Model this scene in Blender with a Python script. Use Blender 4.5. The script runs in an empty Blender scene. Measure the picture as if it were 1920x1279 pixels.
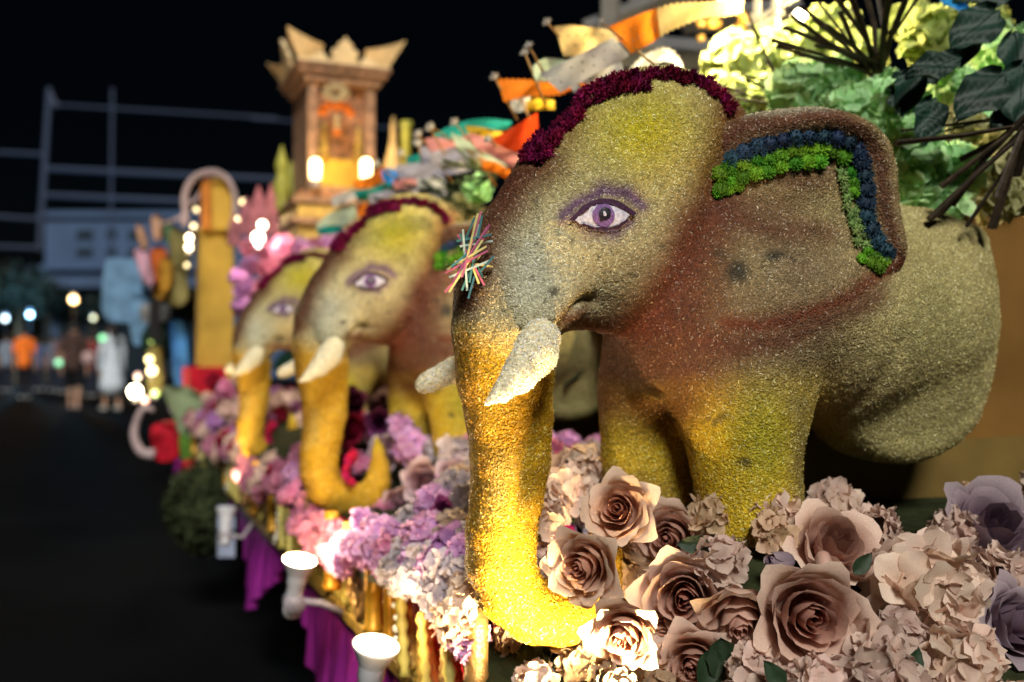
import bpy, math, random
import numpy as np
from mathutils import Vector, Matrix, Quaternion
from mathutils.bvhtree import BVHTree
random.seed(7); rng = np.random.default_rng(7)
scene = bpy.context.scene
COL = scene.collection
R = math.radians

# ------------------------------------------------------------------ camera
EYE_H = 0.95                      # the photographer holds the camera low, 0.95 m above the road
YAW, PITCH, FPX = 22.36, 1.1, 1867.0
cam_data = bpy.data.cameras.new('camera'); cam = bpy.data.objects.new('camera', cam_data); COL.objects.link(cam)
scene.camera = cam
cam_data.sensor_width = 36.0; cam_data.lens = FPX / 1920 * 36.0
cam_data.clip_start = 0.02; cam_data.clip_end = 600
cam.location = (0, 0, EYE_H)
cam.rotation_euler = (R(90 + PITCH), 0, R(-YAW))
cam_data.dof.use_dof = True; cam_data.dof.focus_distance = 1.02; cam_data.dof.aperture_fstop = 3.0
cam_data.dof.aperture_blades = 9
# ------------------------------------------------------------------ night sky and weak street light
world = bpy.data.worlds.new('World'); scene.world = world; world.use_nodes = True
wn = world.node_tree.nodes; wl = world.node_tree.links
sky = wn.new('ShaderNodeTexSky'); sky.sky_type = 'NISHITA'; sky.sun_disc = False
sky.sun_elevation = R(38); sky.sun_rotation = R(215)
hs = wn.new('ShaderNodeHueSaturation'); hs.inputs['Saturation'].default_value = 1.3
wl.new(sky.outputs[0], hs.inputs['Color'])
wl.new(hs.outputs[0], wn['Background'].inputs['Color'])
wn['Background'].inputs['Strength'].default_value = 0.00045
sun_data = bpy.data.lights.new('street_glow', 'SUN'); sun = bpy.data.objects.new('street_glow', sun_data); COL.objects.link(sun)
sun_data.energy = 3.5; sun_data.angle = R(14); sun_data.color = (1.0, 0.97, 0.88)
SUN_DIR = Vector((-0.24, -0.78, 0.66)).normalized()          # towards the light: behind the camera, high, to the left
sun.rotation_euler = SUN_DIR.to_track_quat('Z', 'Y').to_euler()
vs = scene.view_settings; vs.view_transform = 'Standard'; vs.look = 'None'; vs.exposure = 0.0; vs.gamma = 1.0; vs.use_curve_mapping = False
scene.cycles.max_bounces = 6; scene.cycles.diffuse_bounces = 3; scene.cycles.glossy_bounces = 2
scene.cycles.transmission_bounces = 3; scene.cycles.transparent_max_bounces = 6
scene.cycles.caustics_reflective = False; scene.cycles.caustics_refractive = False
scene.cycles.sample_clamp_indirect = 4.0

# ------------------------------------------------------------------ where a pixel of the photograph (1920 x 1279) lies in the place
_y, _p = R(YAW), R(PITCH)
CAMP = Vector((0, 0, EYE_H))
FWD = Vector((math.sin(_y) * math.cos(_p), math.cos(_y) * math.cos(_p), math.sin(_p)))
RGT = Vector((math.cos(_y), -math.sin(_y), 0)); UPV = RGT.cross(FWD)
def ray(px, py): return FWD + RGT * ((px - 960) / FPX) + UPV * ((639.5 - py) / FPX)
def at(px, py, d): return CAMP + ray(px, py) * d             # at depth d
def at_y(px, py, Y): r = ray(px, py); return CAMP + r * (Y / r.y)
def at_x(px, py, X): r = ray(px, py); return CAMP + r * (X / r.x)
def at_z(px, py, Z): r = ray(px, py); return CAMP + r * ((Z - EYE_H) / r.z)
def project(P):                                              # numpy (n,3) -> px, py, depth
    q = P - np.array(CAMP); d = q @ np.array(FWD)
    return 960 + FPX * (q @ np.array(RGT)) / d, 639.5 - FPX * (q @ np.array(UPV)) / d, d

# ------------------------------------------------------------------ objects
def tag(o, label=None, cat=None, group=None, kind=None):
    if label: o['label'] = label
    if cat: o['category'] = cat
    if group: o['group'] = group
    if kind: o['kind'] = kind
    return o
def empty(name, loc, label=None, cat=None, group=None):
    o = bpy.data.objects.new(name, None); COL.objects.link(o); o.location = loc; o.empty_display_size = .05
    return tag(o, label, cat, group)
def wloc(o):
    v = Vector(o.location)
    while o.parent: o = o.parent; v += Vector(o.location)
    return v
def link(name, me, parent=None, loc=(0, 0, 0), mat=None, quat=None, scale=None):
    o = bpy.data.objects.new(name, me); COL.objects.link(o); o.parent = parent; o.location = loc
    if quat is not None: o.rotation_mode = 'QUATERNION'; o.rotation_quaternion = quat
    if scale is not None: o.scale = scale if hasattr(scale, '__len__') else (scale,) * 3
    if mat is not None:
        if not me.materials: me.materials.append(mat)
        elif me.materials[0] != mat:
            o.material_slots[0].link = 'OBJECT'; o.material_slots[0].material = mat
    return o
class MB:
    """collects shapes given in world coordinates, then links them as one mesh object"""
    def __init__(s): s.v = []; s.f = []
    def add(s, v, f):
        n = len(s.v); s.v += [tuple(a) for a in v]; s.f += [tuple(n + i for i in a) for a in f]; return s
    def box(s, lo, hi):
        (a, b, c), (d, e, f) = lo, hi
        return s.add([(a,b,c),(d,b,c),(d,e,c),(a,e,c),(a,b,f),(d,b,f),(d,e,f),(a,e,f)],
                     [(0,3,2,1),(4,5,6,7),(0,1,5,4),(1,2,6,5),(2,3,7,6),(3,0,4,7)])
    def tube(s, pts, rad, n=8, caps=True, flat=1.0):
        pts = [Vector(p) for p in pts]; rad = rad if hasattr(rad, '__len__') else [rad] * len(pts)
        v = []; f = []
        t0 = (pts[1] - pts[0]).normalized(); ref = Vector((0, 0, 1)) if abs(t0.z) < .9 else Vector((0, 1, 0))
        a = t0.cross(ref).normalized()
        for i, p in enumerate(pts):
            t = (pts[min(i + 1, len(pts) - 1)] - pts[max(i - 1, 0)])
            if t.length < 1e-9: t = t0
            t.normalize()
            a = (a - t * a.dot(t)).normalized(); b = t.cross(a)
            for k in range(n):
                w = 2 * math.pi * k / n
                v.append(p + a * (math.cos(w) * rad[i]) + b * (math.sin(w) * rad[i] * flat))
        for i in range(len(pts) - 1):
            for k in range(n):
                f.append((i*n + k, i*n + (k+1) % n, (i+1)*n + (k+1) % n, (i+1)*n + k))
        if caps: f.append(tuple(range(n))[::-1]); f.append(tuple((len(pts)-1)*n + k for k in range(n)))
        return s.add(v, f)
    def lathe(s, base, prof, n=20, axis=Vector((0, 0, 1)), caps=True):
        base = Vector(base); q = Vector(axis).to_track_quat('Z', 'Y'); v = []; f = []
        for r, z in prof:
            for k in range(n):
                w = 2 * math.pi * k / n; v.append(base + q @ Vector((r * math.cos(w), r * math.sin(w), z)))
        for i in range(len(prof) - 1):
            for k in range(n): f.append((i*n + k, i*n + (k+1) % n, (i+1)*n + (k+1) % n, (i+1)*n + k))
        if caps: f.append(tuple(range(n))[::-1]); f.append(tuple((len(prof)-1)*n + k for k in range(n)))
        return s.add(v, f)
    def ball(s, c, r, n=8, m=6, sc=(1, 1, 1)):
        c = Vector(c); v = [c + Vector((0, 0, -r * sc[2]))]; f = []
        for i in range(1, m):
            a = math.pi * i / m - math.pi / 2
            for k in range(n):
                w = 2 * math.pi * k / n
                v.append(c + Vector((r*sc[0]*math.cos(a)*math.cos(w), r*sc[1]*math.cos(a)*math.sin(w), r*sc[2]*math.sin(a))))
        v.append(c + Vector((0, 0, r * sc[2])))
        for k in range(n): f.append((0, 1 + (k+1) % n, 1 + k)); f.append((len(v)-1, len(v)-1-n+k, len(v)-1-n+(k+1) % n))
        for i in range(m - 2):
            for k in range(n): f.append((1+i*n+k, 1+i*n+(k+1) % n, 1+(i+1)*n+(k+1) % n, 1+(i+1)*n+k))
        return s.add(v, f)
    def slab(s, pts, off):
        """closed outline (list of points) pushed along off"""
        n = len(pts); off = Vector(off); pts = [Vector(p) for p in pts]
        return s.add(pts + [p + off for p in pts], [tuple(range(n))[::-1], tuple(range(n, 2*n))] + [(i, (i+1) % n, n + (i+1) % n, n + i) for i in range(n)])
    def mesh(s, name, base=(0, 0, 0), smooth=False):
        me = bpy.data.meshes.new(name); b = Vector(base)
        me.from_pydata([(x - b[0], y - b[1], z - b[2]) for x, y, z in s.v], [], s.f)
        if smooth: me.polygons.foreach_set('use_smooth', [True] * len(me.polygons))
        me.update(); return me
    def build(s, name, mat, parent=None, smooth=False, bevel=0, base=None):
        if parent is not None: off = wloc(parent); loc = (0, 0, 0)
        else:
            if base is None:
                a = np.array(s.v); base = ((a[:, 0].min() + a[:, 0].max()) / 2, (a[:, 1].min() + a[:, 1].max()) / 2, a[:, 2].min())
            off = Vector(base); loc = off
        o = link(name, s.mesh(name, off, smooth), parent, loc, mat)
        if bevel:
            m = o.modifiers.new('edge', 'BEVEL'); m.width = bevel; m.segments = 2; m.limit_method = 'ANGLE'
        return o
def copy_tree(o, parent=None, off=None):
    c = o.copy(); COL.objects.link(c); c.parent = parent
    if off is not None: c.location = Vector(o.location) + Vector(off)
    for ch in KIDS.get(o.name, []): copy_tree(ch, c)
    return c
KIDS = {}
def index_kids():
    KIDS.clear()
    for o in bpy.data.objects:
        if o.parent: KIDS.setdefault(o.parent.name, []).append(o)

# ------------------------------------------------------------------ materials
def mat(name, col, rough=.6, spec=.4, var=.25, vs_=60., bump=.0, bs=200., trans=0., metal=0., attr=None, rnd=0., rnd_h=0., coat=0., dist=.002, sheen=0.):
    m = bpy.data.materials.new(name); m.use_nodes = True; nt = m.node_tree; N = nt.nodes; L = nt.links
    b = N['Principled BSDF']; b.inputs['Roughness'].default_value = rough; b.inputs['Specular IOR Level'].default_value = spec
    b.inputs['Metallic'].default_value = metal; b.inputs['Coat Weight'].default_value = coat; b.inputs['Sheen Weight'].default_value = sheen
    tc = N.new('ShaderNodeTexCoord')
    if attr:
        c = N.new('ShaderNodeAttribute'); c.attribute_name = attr; csrc = c.outputs['Color']
        if isinstance(col, tuple) and isinstance(col[0], tuple):
            mx = N.new('ShaderNodeMix'); mx.data_type = 'RGBA'
            L.new(c.outputs['Fac'], mx.inputs['Factor']); mx.inputs[6].default_value = (*col[0], 1); mx.inputs[7].default_value = (*col[1], 1)
            csrc = mx.outputs[2]
    else:
        c = N.new('ShaderNodeRGB'); c.outputs[0].default_value = (*col, 1); csrc = c.outputs[0]
    h = N.new('ShaderNodeHueSaturation'); L.new(csrc, h.inputs['Color'])
    no = N.new('ShaderNodeTexNoise'); no.inputs['Scale'].default_value = vs_; no.inputs['Detail'].default_value = 5; L.new(tc.outputs['Object'], no.inputs['Vector'])
    mr = N.new('ShaderNodeMapRange'); mr.inputs[1].default_value = .3; mr.inputs[2].default_value = .7
    mr.inputs[3].default_value = 1 - var; mr.inputs[4].default_value = 1 + var; L.new(no.outputs['Fac'], mr.inputs[0])
    vout = mr.outputs[0]
    if rnd or rnd_h:
        oi = N.new('ShaderNodeObjectInfo')
        m2 = N.new('ShaderNodeMapRange'); m2.inputs[3].default_value = 1 - rnd; m2.inputs[4].default_value = 1 + rnd; L.new(oi.outputs['Random'], m2.inputs[0])
        mu = N.new('ShaderNodeMath'); mu.operation = 'MULTIPLY'; L.new(vout, mu.inputs[0]); L.new(m2.outputs[0], mu.inputs[1]); vout = mu.outputs[0]
        fr = N.new('ShaderNodeMath'); fr.operation = 'MULTIPLY'; fr.inputs[1].default_value = 7.31; L.new(oi.outputs['Random'], fr.inputs[0])
        f2 = N.new('ShaderNodeMath'); f2.operation = 'FRACT'; L.new(fr.outputs[0], f2.inputs[0])
        m3 = N.new('ShaderNodeMapRange'); m3.inputs[3].default_value = .5 - rnd_h; m3.inputs[4].default_value = .5 + rnd_h; L.new(f2.outputs[0], m3.inputs[0])
        L.new(m3.outputs[0], h.inputs['Hue'])
    L.new(vout, h.inputs['Value']); L.new(h.outputs[0], b.inputs['Base Color'])
    if bump:
        n2 = N.new('ShaderNodeTexNoise'); n2.inputs['Scale'].default_value = bs; n2.inputs['Detail'].default_value = 4; L.new(tc.outputs['Object'], n2.inputs['Vector'])
        bp = N.new('ShaderNodeBump'); bp.inputs['Strength'].default_value = bump; bp.inputs['Distance'].default_value = dist
        L.new(n2.outputs['Fac'], bp.inputs['Height']); L.new(bp.outputs[0], b.inputs['Normal'])
    if trans:
        t = N.new('ShaderNodeBsdfTranslucent'); L.new(h.outputs[0], t.inputs['Color'])
        ms = N.new('ShaderNodeMixShader'); ms.inputs[0].default_value = trans
        L.new(b.outputs[0], ms.inputs[1]); L.new(t.outputs[0], ms.inputs[2]); L.new(ms.outputs[0], N['Material Output'].inputs['Surface'])
    return m
def glow(name, col, strength):
    m = bpy.data.materials.new(name); m.use_nodes = True; b = m.node_tree.nodes['Principled BSDF']
    b.inputs['Base Color'].default_value = (.8, .8, .8, 1); b.inputs['Emission Color'].default_value = (*col, 1); b.inputs['Emission Strength'].default_value = strength
    return m
def lamp_light(name, loc, power, col, parent=None, kind='POINT', radius=.02, aim=None, angle=90, blend=.5):
    d = bpy.data.lights.new(name, kind); d.energy = power; d.color = col; d.shadow_soft_size = radius
    o = bpy.data.objects.new(name, d); COL.objects.link(o)
    if kind == 'SPOT': d.spot_size = R(angle); d.spot_blend = blend
    o.location = Vector(loc) - (wloc(parent) if parent else Vector((0, 0, 0))); o.parent = parent
    if aim is not None: o.rotation_euler = (Vector(loc) - Vector(aim)).to_track_quat('Z', 'Y').to_euler()
    return o

# ------------------------------------------------------------------ solid sculpting: distance fields on a grid, skinned by surface nets
class Sculpt:
    def __init__(s, lo, hi, h):
        s.lo = np.array(lo, np.float32); s.h = h
        s.n = [int(math.ceil((hi[i] - lo[i]) / h)) + 1 for i in range(3)]
        s.ax = [s.lo[i] + h * np.arange(s.n[i], dtype=np.float32) for i in range(3)]
        s.X = s.ax[0][:, None, None]; s.Y = s.ax[1][None, :, None]; s.Z = s.ax[2][None, None, :]
        s.F = np.full(s.n, 1.0, np.float32)
    def cone(s, a, b, ra, rb, ky=1.0):
        """tapered capsule; ky > 1 squashes it in Y"""
        a = np.array(a, np.float32); b = np.array(b, np.float32); ab = b - a; yy = (a[1] + b[1]) / 2
        ex = s.X - a[0]; ey = (s.Y - a[1]); ez = s.Z - a[2]
        L2 = float(ab @ ab)
        if L2 < 1e-10: t = np.float32(0)
        else: t = np.clip((ex * ab[0] + ey * ab[1] + ez * ab[2]) / L2, 0, 1)
        return np.sqrt((ex - t * ab[0])**2 + ((ey - t * ab[1]) * ky)**2 + (ez - t * ab[2])**2) - (ra + t * (rb - ra))
    def chain(s, pts, ky=1.0, k=0.0):
        """pts: (point, radius) list"""
        d = None
        for (a, ra), (b, rb) in zip(pts[:-1], pts[1:]):
            e = s.cone(a, b, ra, rb, ky)
            d = e if d is None else (smin(d, e, k) if k else np.minimum(d, e))
        return d
    def flat(s, poly):
        """2-D signed distance in X, Z to a closed outline"""
        x = s.ax[0][:, None]; z = s.ax[2][None, :]
        return poly_sdf(np.broadcast_to(x, (s.n[0], s.n[2])), np.broadcast_to(z, (s.n[0], s.n[2])), [(p[0], p[2]) for p in poly])
    def line2(s, pts):
        x = s.ax[0][:, None]; z = s.ax[2][None, :]; d = None
        for a, b in zip(pts[:-1], pts[1:]):
            ax, az, bx, bz = a[0], a[2], b[0], b[2]; L2 = (bx-ax)**2 + (bz-az)**2 + 1e-12
            t = np.clip(((x-ax)*(bx-ax) + (z-az)*(bz-az)) / L2, 0, 1)
            e = np.sqrt((x-ax-t*(bx-ax))**2 + (z-az-t*(bz-az))**2); d = e if d is None else np.minimum(d, e)
        return d
    def add(s, d, k=.02): s.F = smin(s.F, d, k)
    def skin(s): return surface_nets(s.F, s.lo, s.h)
def smin(a, b, k):
    if k <= 0: return np.minimum(a, b)
    h = np.maximum(k - np.abs(a - b), 0) / k
    return np.minimum(a, b) - h * h * k * .25
def smax(a, b, k): return -smin(-a, -b, k)
def poly_sdf(x, z, P):
    d = np.full(x.shape, 1e9); ins = np.zeros(x.shape, bool)
    for (ax, az), (bx, bz) in zip(P, P[1:] + P[:1]):
        L2 = (bx-ax)**2 + (bz-az)**2 + 1e-15
        t = np.clip(((x-ax)*(bx-ax) + (z-az)*(bz-az)) / L2, 0, 1)
        d = np.minimum(d, (x-ax-t*(bx-ax))**2 + (z-az-t*(bz-az))**2)
        c = ((az > z) != (bz > z))
        with np.errstate(divide='ignore', invalid='ignore'):
            ins ^= c & (x < (bx - ax) * (z - az) / (bz - az if bz != az else 1e-12) + ax)
    d = np.sqrt(d); return np.where(ins, -d, d).astype(np.float32)
def surface_nets(F, lo, h):
    S = F < 0; nx, ny, nz = F.shape
    cnt = np.zeros((nx-1, ny-1, nz-1), np.int8); C8 = [(i, j, k) for i in (0, 1) for j in (0, 1) for k in (0, 1)]
    for i, j, k in C8: cnt += S[i:nx-1+i, j:ny-1+j, k:nz-1+k]
    act = (cnt > 0) & (cnt < 8); ci = np.argwhere(act); ids = np.full(act.shape, -1, np.int64); ids[act] = np.arange(len(ci))
    acc = np.zeros((len(ci), 3)); num = np.zeros(len(ci))
    for a in C8:
        for ax in range(3):
            if a[ax]: continue
            b = list(a); b[ax] = 1
            v0 = F[ci[:, 0]+a[0], ci[:, 1]+a[1], ci[:, 2]+a[2]]; v1 = F[ci[:, 0]+b[0], ci[:, 1]+b[1], ci[:, 2]+b[2]]
            m = (v0 < 0) != (v1 < 0); t = np.where(m, v0 / np.where(m, v0 - v1, 1), 0)
            p = np.array(a, float)[None, :] + np.zeros((len(ci), 3)); p[:, ax] += t
            acc += p * m[:, None]; num += m
    V = (ci + acc / num[:, None]) * h + np.array(lo)
    Q = []
    for ax in range(3):
        o1, o2 = [(1, 2), (2, 0), (0, 1)][ax]
        sl0 = [slice(1, -1)] * 3; sl0[ax] = slice(0, -1); sl1 = [slice(1, -1)] * 3; sl1[ax] = slice(1, None)
        a = S[tuple(sl0)]; b = S[tuple(sl1)]; m = np.argwhere(a != b); base = m + 1; base[:, ax] -= 1
        fl = a[tuple(m.T)]
        def cid(d1, d2):
            c = base.copy(); c[:, o1] += d1; c[:, o2] += d2; return ids[tuple(c.T)]
        q = np.stack([cid(-1, -1), cid(0, -1), cid(0, 0), cid(-1, 0)], 1)
        q[~fl] = q[~fl][:, ::-1]; Q.append(q)
    return V, np.concatenate(Q)
def np_mesh(name, V, Q, smooth=True, attrs=None):
    me = bpy.data.meshes.new(name); n = Q.shape[1]
    me.vertices.add(len(V)); me.vertices.foreach_set('co', np.asarray(V, np.float32).ravel())
    me.loops.add(Q.size); me.loops.foreach_set('vertex_index', Q.ravel().astype(np.int32))
    me.polygons.add(len(Q)); me.polygons.foreach_set('loop_start', np.arange(0, Q.size, n, dtype=np.int32))
    me.update(calc_edges=True); me.validate()
    if smooth: me.polygons.foreach_set('use_smooth', [True] * len(me.polygons))
    for k, c in (attrs or {}).items():
        a = me.color_attributes.new(k, 'FLOAT_COLOR', 'POINT')
        a.data.foreach_set('color', np.concatenate([c, np.ones((len(c), 1))], 1).astype(np.float32).ravel())
    return me
# ================================================================== THE ELEPHANTS
YM = 1.05                                  # mid plane of the nearest elephant
STEP = 1.03                                # the elephants stand this far apart
def C_(px, py, r, dy=0.0):
    p = at_y(px, py, YM + dy); d = (p - CAMP).dot(FWD)
    return (np.array(p, np.float32), r * d / FPX)
def outline(pts, dy): return [np.array(at_y(x, y, YM + dy)) for x, y in pts]
def smooth_closed(pts, n=4):
    out = []; m = len(pts)
    for i in range(m):
        p0, p1, p2, p3 = [np.array(pts[(i + k - 1) % m], float) for k in range(4)]
        for j in range(n):
            t = j / n; out.append(tuple(.5 * (2*p1 + (p2-p0)*t + (2*p0-5*p1+4*p2-p3)*t*t + (3*p1-p0-3*p2+p3)*t**3)))
    return out
def smooth_open(pts, n=6):
    P = [pts[0]] + list(pts) + [pts[-1]]; out = []
    for i in range(1, len(P) - 2):
        p0, p1, p2, p3 = [np.array(q, float) for q in P[i-1:i+3]]
        for j in range(n):
            t = j / n; out.append(tuple(.5 * (2*p1 + (p2-p0)*t + (2*p0-5*p1+4*p2-p3)*t*t + (3*p1-p0-3*p2+p3)*t**3)))
    out.append(tuple(np.array(pts[-1], float))); return out

def C1(S, x, y, r, dy=0.): c = C_(x, y, r, dy); return S.cone(c[0], c[0], c[1], c[1], 1.1)
def elephant_body():
    S = Sculpt((.24, YM - .23, EYE_H - .345), (1.24, YM + .24, EYE_H + .40), .0046)
    # ---- trunk, hanging down and curling in at the end
    tr = [(1010,470,112),(960,545,104),(944,620,94),(946,700,88),(955,780,79),(958,860,72),(950,930,66),(940,1000,64),(938,1055,62),
          (955,1105,60),(1000,1146,56),(1060,1154,54),(1102,1133,46),(1126,1088,39),(1131,1038,32),(1129,988,21),(1122,945,8)]
    trunk = S.chain([C_(x, y, r) for x, y, r in tr], ky=1.0, k=.01)
    # ---- head
    head = S.chain([C_(1212, 308, 172), C_(1085, 395, 140), C_(1010, 470, 112)], ky=1.12, k=.02)
    cheek = S.chain([C_(1120, 470, 135, -.015), C_(1215, 490, 138, -.01)], ky=1.15)
    head = smin(head, cheek, .035); head = smin(head, C1(S, 1262, 298, 158), .03)
    head = smin(head, S.chain([C_(1250, 400, 130), C_(1240, 520, 105)], ky=1.0), .03)
    lip = S.chain([C_(1090, 585, 32, -.03), C_(1150, 588, 36, -.02), C_(1230, 560, 60)], ky=.8)
    head = smin(head, lip, .02)
    sock = S.chain([C_(1050, 560, 46, -.055), C_(1000, 592, 44, -.06)], ky=1.0)      # bulge over the near tusk
    head = smin(head, sock, .03)
    sock2 = S.chain([C_(1050, 560, 46, .06), C_(990, 592, 40, .062)], ky=1.0)
    head = smin(head, sock2, .03)
    body = smin(head, trunk, .03)
    # ---- chest, shoulders, barrel
    bd = S.chain([C_(1330, 520, 160, -.012), C_(1420, 570, 192, -.015), C_(1550, 590, 188, -.012), C_(1690, 590, 165, -.005)], ky=1.08, k=.03)
    bd = smin(bd, S.chain([C_(1280, 640, 120), C_(1330, 700, 95)], ky=.95), .04)
    bd = smin(bd, S.chain([C_(1350, 600, 140, -.03), C_(1365, 660, 130, -.035), C_(1400, 760, 112, -.045)], ky=1.0), .035)
    neck = S.chain([C_(1260, 430, 140, -.02), C_(1380, 470, 155, -.02)], ky=1.05)
    bd = smin(bd, neck, .03); bd = smin(bd, S.chain([C_(1395, 380, 85, -.030), C_(1400, 480, 95, -.036), C_(1410, 580, 115, -.036), C_(1460, 590, 130, -.034)], ky=1.0), .06)
    rear = outline(smooth_closed([(1600,410),(1690,402),(1790,412),(1842,420),(1862,450),(1873,540),(1876,620),(1866,710),(1838,790),(1790,840),
                                  (1720,868),(1650,858),(1608,820),(1590,760),(1560,720),(1480,700),(1480,450)], 3), -.035)
    d2 = S.flat(rear)[:, None, :]
    yy = np.abs(S.Y - (YM + .01)) - .052
    rr = smax(d2 + .02, yy + 0 * d2, .0); rr = np.sqrt(np.maximum(d2 + .025, 0)**2 + np.maximum(yy + .025, 0)**2) + np.minimum(np.maximum(d2 + .025, yy + .025), 0) - .025
    bd = smin(bd, rr.astype(np.float32), .05)
    hip = S.chain([C_(1690, 560, 150, 0), C_(1700, 700, 130, 0)], ky=1.55)
    bd = smin(bd, hip, .05)
    # ---- legs
    leg1 = S.chain([C_(1385, 700, 118, -.055), C_(1392, 800, 110, -.055), C_(1402, 900, 100, -.055), C_(1406, 965, 98, -.055)], ky=1.0)
    leg2 = S.chain([C_(1235, 640, 105, .06), C_(1212, 740, 92, .085), C_(1216, 850, 88, .09), C_(1222, 960, 86, .09)], ky=1.0)
    bd = smin(bd, leg1, .03); bd = smin(bd, leg2, .025)
    leg4 = S.chain([C_(1660, 740, 90, .06), C_(1640, 900, 70, .07)], ky=1.3)
    S.F = smin(body, bd, .018)
    # ---- folds pressed into the near face (2-D lines, only on the half towards the viewer)
    near = 1 / (1 + np.exp((S.Y - (YM - .035)) / .012))
    def fold(pts, depth, width, dy=-.10):
        d = S.line2(outline(pts, dy))[:, None, :]; S.F += (depth * np.exp(-(d / width)**2) * near).astype(np.float32)
    fold([(1068,606),(1082,585),(1100,566),(1122,556),(1140,558)], .011, .0055)          # mouth
    fold([(1375,250),(1340,330),(1318,430),(1290,520),(1240,600)], .006, .014)           # behind the cheek
    fold([(1062,420),(1100,438),(1150,440),(1195,420)], .0022, .006)                     # under the eye
    fold([(1060,390),(1100,360),(1150,350),(1205,372)], .002, .006)
    fold([(1512,700),(1530,780),(1500,840)], .004, .014, -.08)
    fold([(1600,650),(1585,740),(1560,790)], .008, .015, -.05)
    fold([(1100,398),(1135,392),(1170,402)], -.0035, .012)                               # eyeball
    fold([(985,612),(1010,600),(1045,592),(1072,580)], -.004, .006, -.09)                # lip of the tusk socket
    F = S.F
    return S.skin()
def elephant_ear():
    S = Sculpt((.55, YM - .22, EYE_H - .03), (1.10, YM + .02, EYE_H + .34), .0044)
    poly = smooth_closed([(1325,300),(1345,245),(1400,214),(1470,201),(1540,201),(1600,216),(1645,250),(1668,305),(1676,380),(1686,440),(1694,486),(1682,520),
                          (1640,545),(1600,562),(1560,588),(1500,612),(1440,626),(1375,622),(1315,560),(1295,450),(1305,360)], 3)
    P = outline(poly, -.125); d2 = S.flat(P)[:, None, :]
    inner = np.maximum(-d2, 0)
    x = S.X; z = S.Z
    rimtop = np.clip((z - (EYE_H + .07)) / .06, 0, 1) * .75 + .25
    rim = np.exp(-((inner - .018) / .017)**2) * rimtop
    low = np.exp(-((inner - .012) / .013)**2) * (1 - rimtop)
    c1 = outline([(1440, 500)], -.13)[0]; bulge = np.exp(-(((x - c1[0]) / .085)**2 + ((z - c1[2]) / .07)**2))
    c2 = outline([(1470, 390)], -.13)[0]; dent = np.exp(-(((x - c2[0]) / .12)**2 + ((z - c2[2]) / .022)**2))
    xl = outline([(1345, 400)], -.13)[0][0]; ramp = np.clip((x - xl) / .13, 0, 1); ramp = ramp * ramp * (3 - 2 * ramp)
    zz = np.clip((z - (EYE_H + .015)) / .12, 0, 1); ramp = ramp * (.30 + .70 * zz); xr = np.clip((x - outline([(1560, 500)], -.13)[0][0]) / .07, 0, 1); edge = np.clip(inner / .03, 0, 1)
    front = -.012 + ramp * (.026 + .024 * rim) + .006 * low * xr + .008 * bulge - .012 * (1 - edge) * (1 - zz) * (1 - xr) - .006 * dent
    inn2 = np.clip(inner / .055, 0, 1); inn2 = inn2 * inn2 * (3 - 2 * inn2); xl2 = outline([(1300, 400)], -.13)[0][0]; lf = np.clip((x - xl2) / .085, 0, 1); lf = lf * lf * (3 - 2 * lf)
    front = front - .065 * (1 - lf) - .05 * (1 - inn2) * (1 - zz) * (1 - xr)
    y0 = YM - .112 + .0 * x
    dy = np.maximum((y0 - S.Y) - front, (S.Y - y0) - .05)
    e = .012
    q = np.sqrt(np.maximum(d2 + e, 0)**2 + np.maximum(dy + e, 0)**2) + np.minimum(np.maximum(d2 + e, dy + e), 0) - e
    S.F = q.astype(np.float32)
    return S.skin()
def elephant_tusk(chain, ky=1.0):
    P = [C_(*c) for c in chain]; a = np.array([p for p, r in P]); m = max(r for p, r in P) + .01
    S = Sculpt(a.min(0) - m, a.max(0) + m, .0032); S.F = S.chain(P, ky=ky, k=.004); return S.skin()

CREAM = (.56, .46, .19); PALE = (.62, .63, .47); YEL = (.60, .50, .006); BRN = (.135, .036, .016); RUST = (.18, .040, .014); GOLD = (.60, .34, .006)
OLIVE = (.36, .34, .12); DARK = (.03, .028, .02); VIOL = (.14, .055, .16); GREY = (.62, .64, .52)
def seg_d(px, py, path):
    d = None
    for (ax, ay), (bx, by) in zip(path[:-1], path[1:]):
        L2 = (bx-ax)**2 + (by-ay)**2 + 1e-9; t = np.clip(((px-ax)*(bx-ax) + (py-ay)*(by-ay)) / L2, 0, 1)
        e = np.hypot(px-ax-t*(bx-ax), py-ay-t*(by-ay)); d = e if d is None else np.minimum(d, e)
    return d
def fbm(px, py, s, seed=0):
    out = 0
    for i in range(4):
        f = 2**i / s; a = seed * 12.9 + i * 4.1
        out = out + (np.sin(px*f*1.7 + a + 1.3*np.sin(py*f*1.1 + a)) * np.cos(py*f*1.9 - a + 1.1*np.sin(px*f*.9 - a))) / 2**i
    return out / 1.9
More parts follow.
